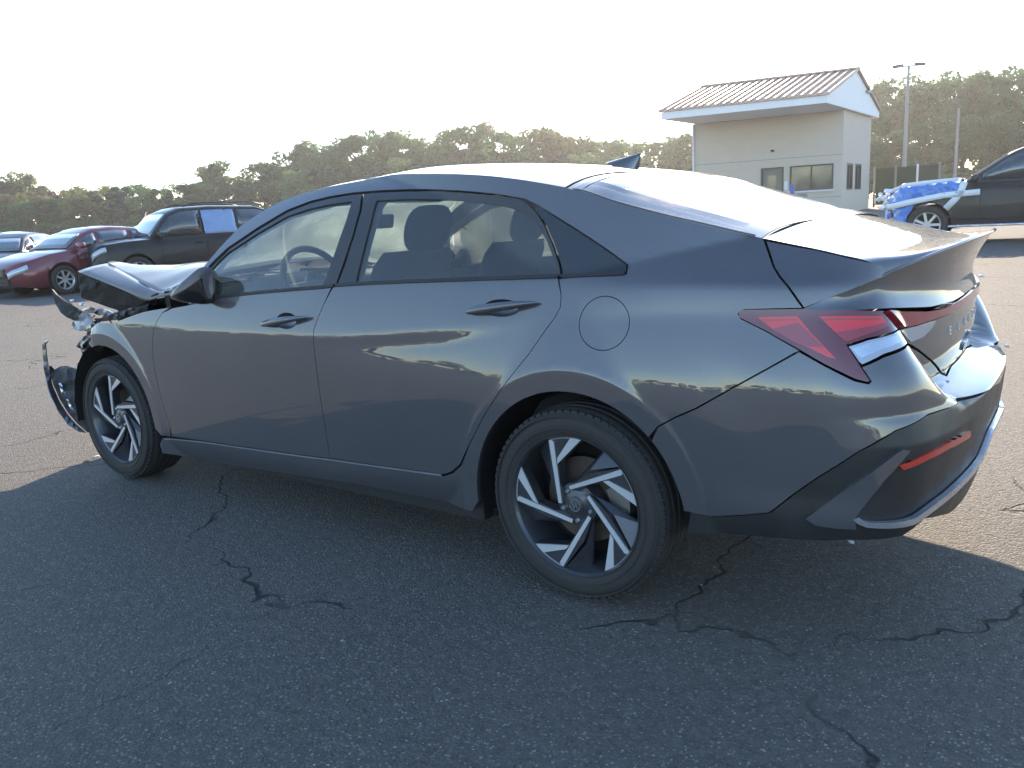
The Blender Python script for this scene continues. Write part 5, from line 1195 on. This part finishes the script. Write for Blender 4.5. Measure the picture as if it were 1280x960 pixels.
M['leaf_green'] = foliage('summer_leaves', (.040, .088, .036), (.11, .20, .07), .45)
M['leaf_autumn'] = foliage('autumn_leaves', (.075, .100, .038), (.185, .185, .065), .42)
M['leaf_red'] = foliage('russet_leaves', (.095, .045, .035), (.15, .085, .05))
M['leaf_pine'] = foliage('pine_needles', (.018, .050, .036), (.050, .105, .060), .25)
M['bark'] = simple('bark', (.085, .07, .055), .9, 0, 0, .3, 5, .5, 20)
def crown_mesh(seed, kind, nleaf):
    rg = np.random.default_rng(seed); H = 10.0; V = []; F = []
    if kind == 'pine':
        lobes = []
        for k in range(30):
            t = rg.uniform(.06, .97); rad = (1-t)**.75*2.6+.35; a = rg.uniform(0, 6.28); q = rg.uniform(.45, 1)
            lobes.append((math.cos(a)*rad*q, math.sin(a)*rad*q, H*t, rg.uniform(.7, 1.15)*(1.1-.55*t), .55))
        lobes.append((0, 0, H*.95, .45, 1.2))
    else:
        lobes = []
        for k in range(26):
            t = rg.uniform(.12, .95); rad = 3.1*math.sin(math.pi*min(1, (t*.85+.12)))**.6; a = rg.uniform(0, 6.28); q = rg.uniform(.25, 1)**.5
            lobes.append((math.cos(a)*rad*q, math.sin(a)*rad*q, H*t, rg.uniform(.7, 1.45), .8))
    n = nleaf//len(lobes)
    for (cx, cy, cz, s, fl) in lobes:
        d = rg.normal(size=(n, 3)); d /= np.linalg.norm(d, axis=1, keepdims=True); r = s*rg.uniform(.45, 1.12, size=(n, 1))**.6
        P = d*r*np.array([1, 1, fl])+np.array([cx, cy, cz])
        for p in P:
            a = rg.normal(size=3)*.55+(p-np.array([cx, cy, cz-.2*s]))/s; a /= np.linalg.norm(a); b = np.cross(a, rg.normal(size=3)); b /= np.linalg.norm(b); c = np.cross(a, b); e = rg.uniform(.11, .25); f_ = e*rg.uniform(.5, 1)
            i = len(V); V += [p-b*e, p+c*f_*.8, p+b*e*rg.uniform(.7, 1.2), p-c*f_]; F.append((i, i+1, i+2, i+3))
    me = bpy.data.meshes.new('crown'); me.from_pydata([tuple(v) for v in V], [], F); me.update(); return me
def trunk_mesh(seed, kind):
    rg = random.Random(seed); mb = MB()
    pts = [(0,0,-.3),(rg.uniform(-.1,.1),0,2.5),(rg.uniform(-.3,.3),rg.uniform(-.3,.3),5.5),(0,0,9.3)]; mb.tube(pts, [.24,.19,.12,.03], 8)
    for k in range(9 if kind != 'pine' else 7):
        t = rg.uniform(.18, .8); z = 9*t; a = rg.uniform(0, 6.28); l = (1-t*.6)*rg.uniform(1.6, 3.0); up = rg.uniform(.3, 1.6) if kind != 'pine' else rg.uniform(-.2, .3)
        mb.tube([(0,0,z),(math.cos(a)*l*.5,math.sin(a)*l*.5,z+up*.6),(math.cos(a)*l,math.sin(a)*l,z+up)], [.07,.045,.012], 5)
    me = bpy.data.meshes.new('trunk'); me.from_pydata([tuple(v) for v in mb.V], [], mb.F); me.materials.append(M['bark']); me.update(); return me
NL = dict(pine=5200, oak=5200, thin=1500)
CR = {}
for kd, mats in (('pine', ['leaf_pine']), ('oak', ['leaf_green', 'leaf_autumn', 'leaf_red']), ('thin', ['leaf_autumn'])):
    for s in range(3):
        base = crown_mesh(s*7+{'pine': 1, 'oak': 2, 'thin': 3}[kd], kd, NL[kd])
        for mt in mats:
            me = base.copy(); me.materials.clear(); me.materials.append(M[mt]); CR[(kd, mt, s)] = me
TR = {(kd, s): trunk_mesh(s+3, kd) for kd in ('pine', 'oak') for s in range(2)}
def tree(P, ztop, kd, mt, wscale, label, group, seed):
    rg = random.Random(seed); z = gz(P[0], P[1])-.1; h = max(ztop-z, 1.0); s = h/10.4
    e = empty({'pine': 'pine_tree', 'oak': 'broadleaf_tree', 'thin': 'bare_tree'}[kd], (P[0], P[1], z), label, 'tree', group)
    e.rotation_euler = (0, 0, rg.uniform(0, 6.28)); sx = s*wscale; e.scale = (sx, sx, s)
    for nm, me in (('trunk', TR[('pine' if kd == 'pine' else 'oak', rg.randrange(2))]), ('crown', CR[(kd, mt, rg.randrange(3))])):
        o = bpy.data.objects.new(nm, me); COL.objects.link(o); o.parent = e
PROF = [(-260,225),(-60,224),(0,229),(14,226),(30,221),(44,232),(70,240),(120,241),(160,237),(190,240),(220,236),(248,222),(266,205),(286,212),(304,222),(330,200),(352,190),(374,173),(392,186),(410,178),(432,170),(452,170),(480,160),(505,166),(524,178),(548,168),(572,158),(596,152),(622,158),(650,166),(680,158),(706,163),(736,172),(770,174),(800,176),(830,170),(860,164),(900,160),(980,150),(1040,125),(1085,112),(1100,104),(1122,97),(1150,94),(1172,86),(1200,84),(1226,88),(1252,84),(1282,82),(1340,80),(1500,60)]
PX_, PT_ = zip(*PROF)
DIST = lambda px: float(np.interp(px, [-260, 0, 300, 600, 850, 1100, 1300, 1500], [150, 148, 140, 128, 118, 98, 92, 88]))
SIDE = lambda px: ('far left' if px < 120 else 'left of the SUV' if px < 330 else 'above the saloon bonnet' if px < 480 else 'above the saloon roof' if px < 760 else 'just left of the gatehouse' if px < 900 else 'right of the gatehouse')
ORD = 'first second third fourth fifth sixth seventh eighth ninth tenth eleventh twelfth thirteenth fourteenth fifteenth sixteenth seventeenth eighteenth nineteenth twentieth twenty-first twenty-second twenty-third twenty-fourth twenty-fifth twenty-sixth twenty-seventh twenty-eighth'.split()
CNT = {}
def lab(what, row, px):
    k = (row, SIDE(px)); CNT[k] = CNT.get(k, 0)+1; n = CNT[k]
    return '%s, %s from the left in the %s row %s' % (what, ORD[min(n, 28)-1], row, SIDE(px)), '%s row of trees %s' % (row, SIDE(px))
rg = random.Random(11); px = -250; i = 0; n_t = 0
while px < 1480:
    if True:
        D = DIST(px)+rg.uniform(-3, 5); top = float(np.interp(px, PX_, PT_))+rg.uniform(-4, 4)-(6 if px < 330 else 2)
        P = CP+D*ray(px, top); kd = 'oak'; mt = 'leaf_green'
        q = rg.random()
        if px < 110: mt = 'leaf_autumn' if q < .6 else 'leaf_red'
        elif px < 320: kd, mt = ('thin', 'leaf_autumn') if q < .15 else ('oak', 'leaf_autumn' if q < .45 else 'leaf_green')
        elif px < 900: mt = 'leaf_autumn' if q < .28 else 'leaf_green'
        if 255 < px < 275 or 365 < px < 385: kd, mt = 'oak', 'leaf_green'
        what = {'leaf_green': 'green broadleaf tree', 'leaf_autumn': 'yellowing broadleaf tree', 'leaf_red': 'russet broadleaf tree'}[mt]
        tree(P, P[2], kd, mt, rg.uniform(.85, 1.2) if px < 1000 else rg.uniform(.95, 1.2), *lab(what, 'back', px), i); n_t += 1
    i += 1; px += rg.uniform(14, 22)*(1.0 if px < 1000 else 1.9)
FP = [(-260,250),(0,252),(90,246),(120,243),(160,238),(200,240),(235,236),(270,240),(300,228),(325,236),(350,224),(390,214),(412,208),(430,206),(452,214),(480,205),(520,196),(560,190),(600,188),(640,190),(700,192),(760,196),(830,200),(870,205),(1090,170),(1150,150),(1220,140),(1300,135),(1480,130)]
fx, fy = zip(*FP); px = -250
while px < 1470:
    if True:
        D = DIST(px)-9+rg.uniform(-3, 2); top = float(np.interp(px, fx, fy))+rg.uniform(-5, 5)-(5 if px < 330 else 2); P = CP+D*ray(px, top)
        if px < 105: kd, mt = 'oak', 'leaf_autumn' if rg.random() < .6 else 'leaf_green'
        elif px < 860: kd, mt = ('pine', 'leaf_pine') if rg.random() < .8 else ('oak', 'leaf_green')
        else: kd, mt = 'oak', 'leaf_green'
        what = {'leaf_pine': 'dark bushy pine', 'leaf_green': 'green bushy tree', 'leaf_autumn': 'yellowing bushy tree'}[mt]
        tree(P, P[2], kd, mt, rg.uniform(1.1, 1.5), *lab(what, 'front', px), i); n_t += 1
    i += 1; px += rg.uniform(14, 22)*(1.0 if px < 1000 else 2.0)
# low scrub closing the foot of the wood
us_ = []
px = -255
while px < 1480:
    D = DIST(px)-13+rg.uniform(-2, 2); P = CP+D*ray(px, 280); e = bpy.data.objects.new('scrub', CR[('oak', 'leaf_green', rg.randrange(3))]); us_.append((P, e)); px += 26
root = None
V = []; F = []
for P, e in us_:
    me = e.data; n = len(me.vertices); co = np.empty(n*3); me.vertices.foreach_get('co', co); co = co.reshape(-1, 3)[:2400]; a = rg.uniform(0, 6.28); c, s = math.cos(a), math.sin(a); k = len(V)
    for x, y, z in co: V.append((P[0]+.62*(x*c-y*s), P[1]+.62*(x*s+y*c), gz(P[0], P[1])-.3+.34*z))
    F += [(k+j, k+j+1, k+j+2, k+j+3) for j in range(0, 2400, 4)]
    bpy.data.objects.remove(e)
tag(mesh('undergrowth', V, F, M['leaf_green']), 'low leafy scrub along the foot of the trees', 'undergrowth', kind='stuff')
# wood on the other side of the lot, behind the photographer (it shows in the paint)
for k in range(64):
    a = R(-176+172*k/63); D = rg.uniform(92, 120); P = CP+np.array([D*math.cos(a), D*math.sin(a), 0]); h = rg.uniform(4.5, 7.5)
    mt = 'leaf_green' if k % 3 else 'leaf_autumn'
    tree(P, h, 'oak', mt, 1.5, ORD[k % 20]+' broadleaf tree of clump '+ORD[k//20]+' in the wood behind the photographer', 'wood behind the photographer', 900+k)
# ---------------------------------------------------------------- small things on the ground
M['pebble'] = simple('pebble', (.34, .32, .29), .8, 0, 0, .4, 6)
M['leafd'] = simple('dead_leaf', (.30, .20, .10), .8, 0, 0, .3, 6)
me_p = []
for s in range(4):
    bm = bmesh.new(); bmesh.ops.create_icosphere(bm, subdivisions=1, radius=1); r_ = random.Random(s)
    for v_ in bm.verts: v_.co = Vector((v_.co.x*r_.uniform(.7,1.2), v_.co.y*r_.uniform(.6,1.0), v_.co.z*r_.uniform(.35,.6)))
    V_ = [tuple(v_.co) for v_ in bm.verts]; F_ = [tuple(v_.index for v_ in f.verts) for f in bm.faces]; bm.free(); me_p.append((V_, F_))
mb = MB(); r_ = random.Random(6)
for k in range(3800):
    d = .4+9*r_.random()**1.4; a = R(r_.uniform(75, 200)) ; x, y = CP[0]+d*math.cos(a), CP[1]+d*math.sin(a); s = r_.uniform(.0012, .0042)*(1.8 if r_.random() < .03 else 1); V_, F_ = me_p[k % 4]; q = r_.uniform(0, 6.28); c, s_ = math.cos(q), math.sin(q)
    mb.add([(x+s*(vx*c-vy*s_), y+s*(vx*s_+vy*c), .001+s*vz*.8+gz(x, y)) for vx, vy, vz in V_], F_)
tag(mb.build('loose_grit', M['pebble']), 'fine pale grit scattered over the asphalt', 'grit', kind='stuff')
def chip(px, py, s, mat, label, name='debris', cat='debris'):
    P = on_ground(px, py); V_, F_ = me_p[int(px) % 4]; o = mesh(name, [(vx*s, vy*s*.7, vz*s) for vx, vy, vz in V_], F_, mat); o.location = (P[0], P[1], P[2]+s*.3); o.rotation_euler = (0, 0, px); tag(o, label, cat, 'scraps on the ground')
chip(1064, 680, .018, M['tape'], 'white crumb of debris under the rear bumper of the saloon')
chip(861, 674, .014, M['leafd'], 'thin tan scrap beside the rear tyre')
chip(121, 572, .022, M['tape'], 'larger white scrap before the front wheel')
chip(108, 578, .018, M['leafd'], 'tan scrap beside the white one before the front wheel')
chip(1226, 346, .05, M['tape'], 'white scrap on the sunlit asphalt above the spoiler tip')
chip(1258, 433, .03, M['tape'], 'short white scrap beside the rear bumper')
# ---------------------------------------------------------------- air
hm = bpy.data.materials.new('haze_air'); hm.use_nodes = True; nt = hm.node_tree; nt.nodes.remove(nt.nodes['Principled BSDF'])
pv = nt.nodes.new('ShaderNodeVolumePrincipled'); pv.inputs['Color'].default_value = (.93, .95, 1.0, 1); pv.inputs['Density'].default_value = HAZE; pv.inputs['Anisotropy'].default_value = .6
nt.links.new(pv.outputs[0], nt.nodes['Material Output'].inputs['Volume'])
hb = MB(); hb.box((-40, 60, 14), (520, 400, 30)); o = hb.build('haze', hm); tag(o, 'thin pale haze in the evening air', 'haze', kind='stuff')
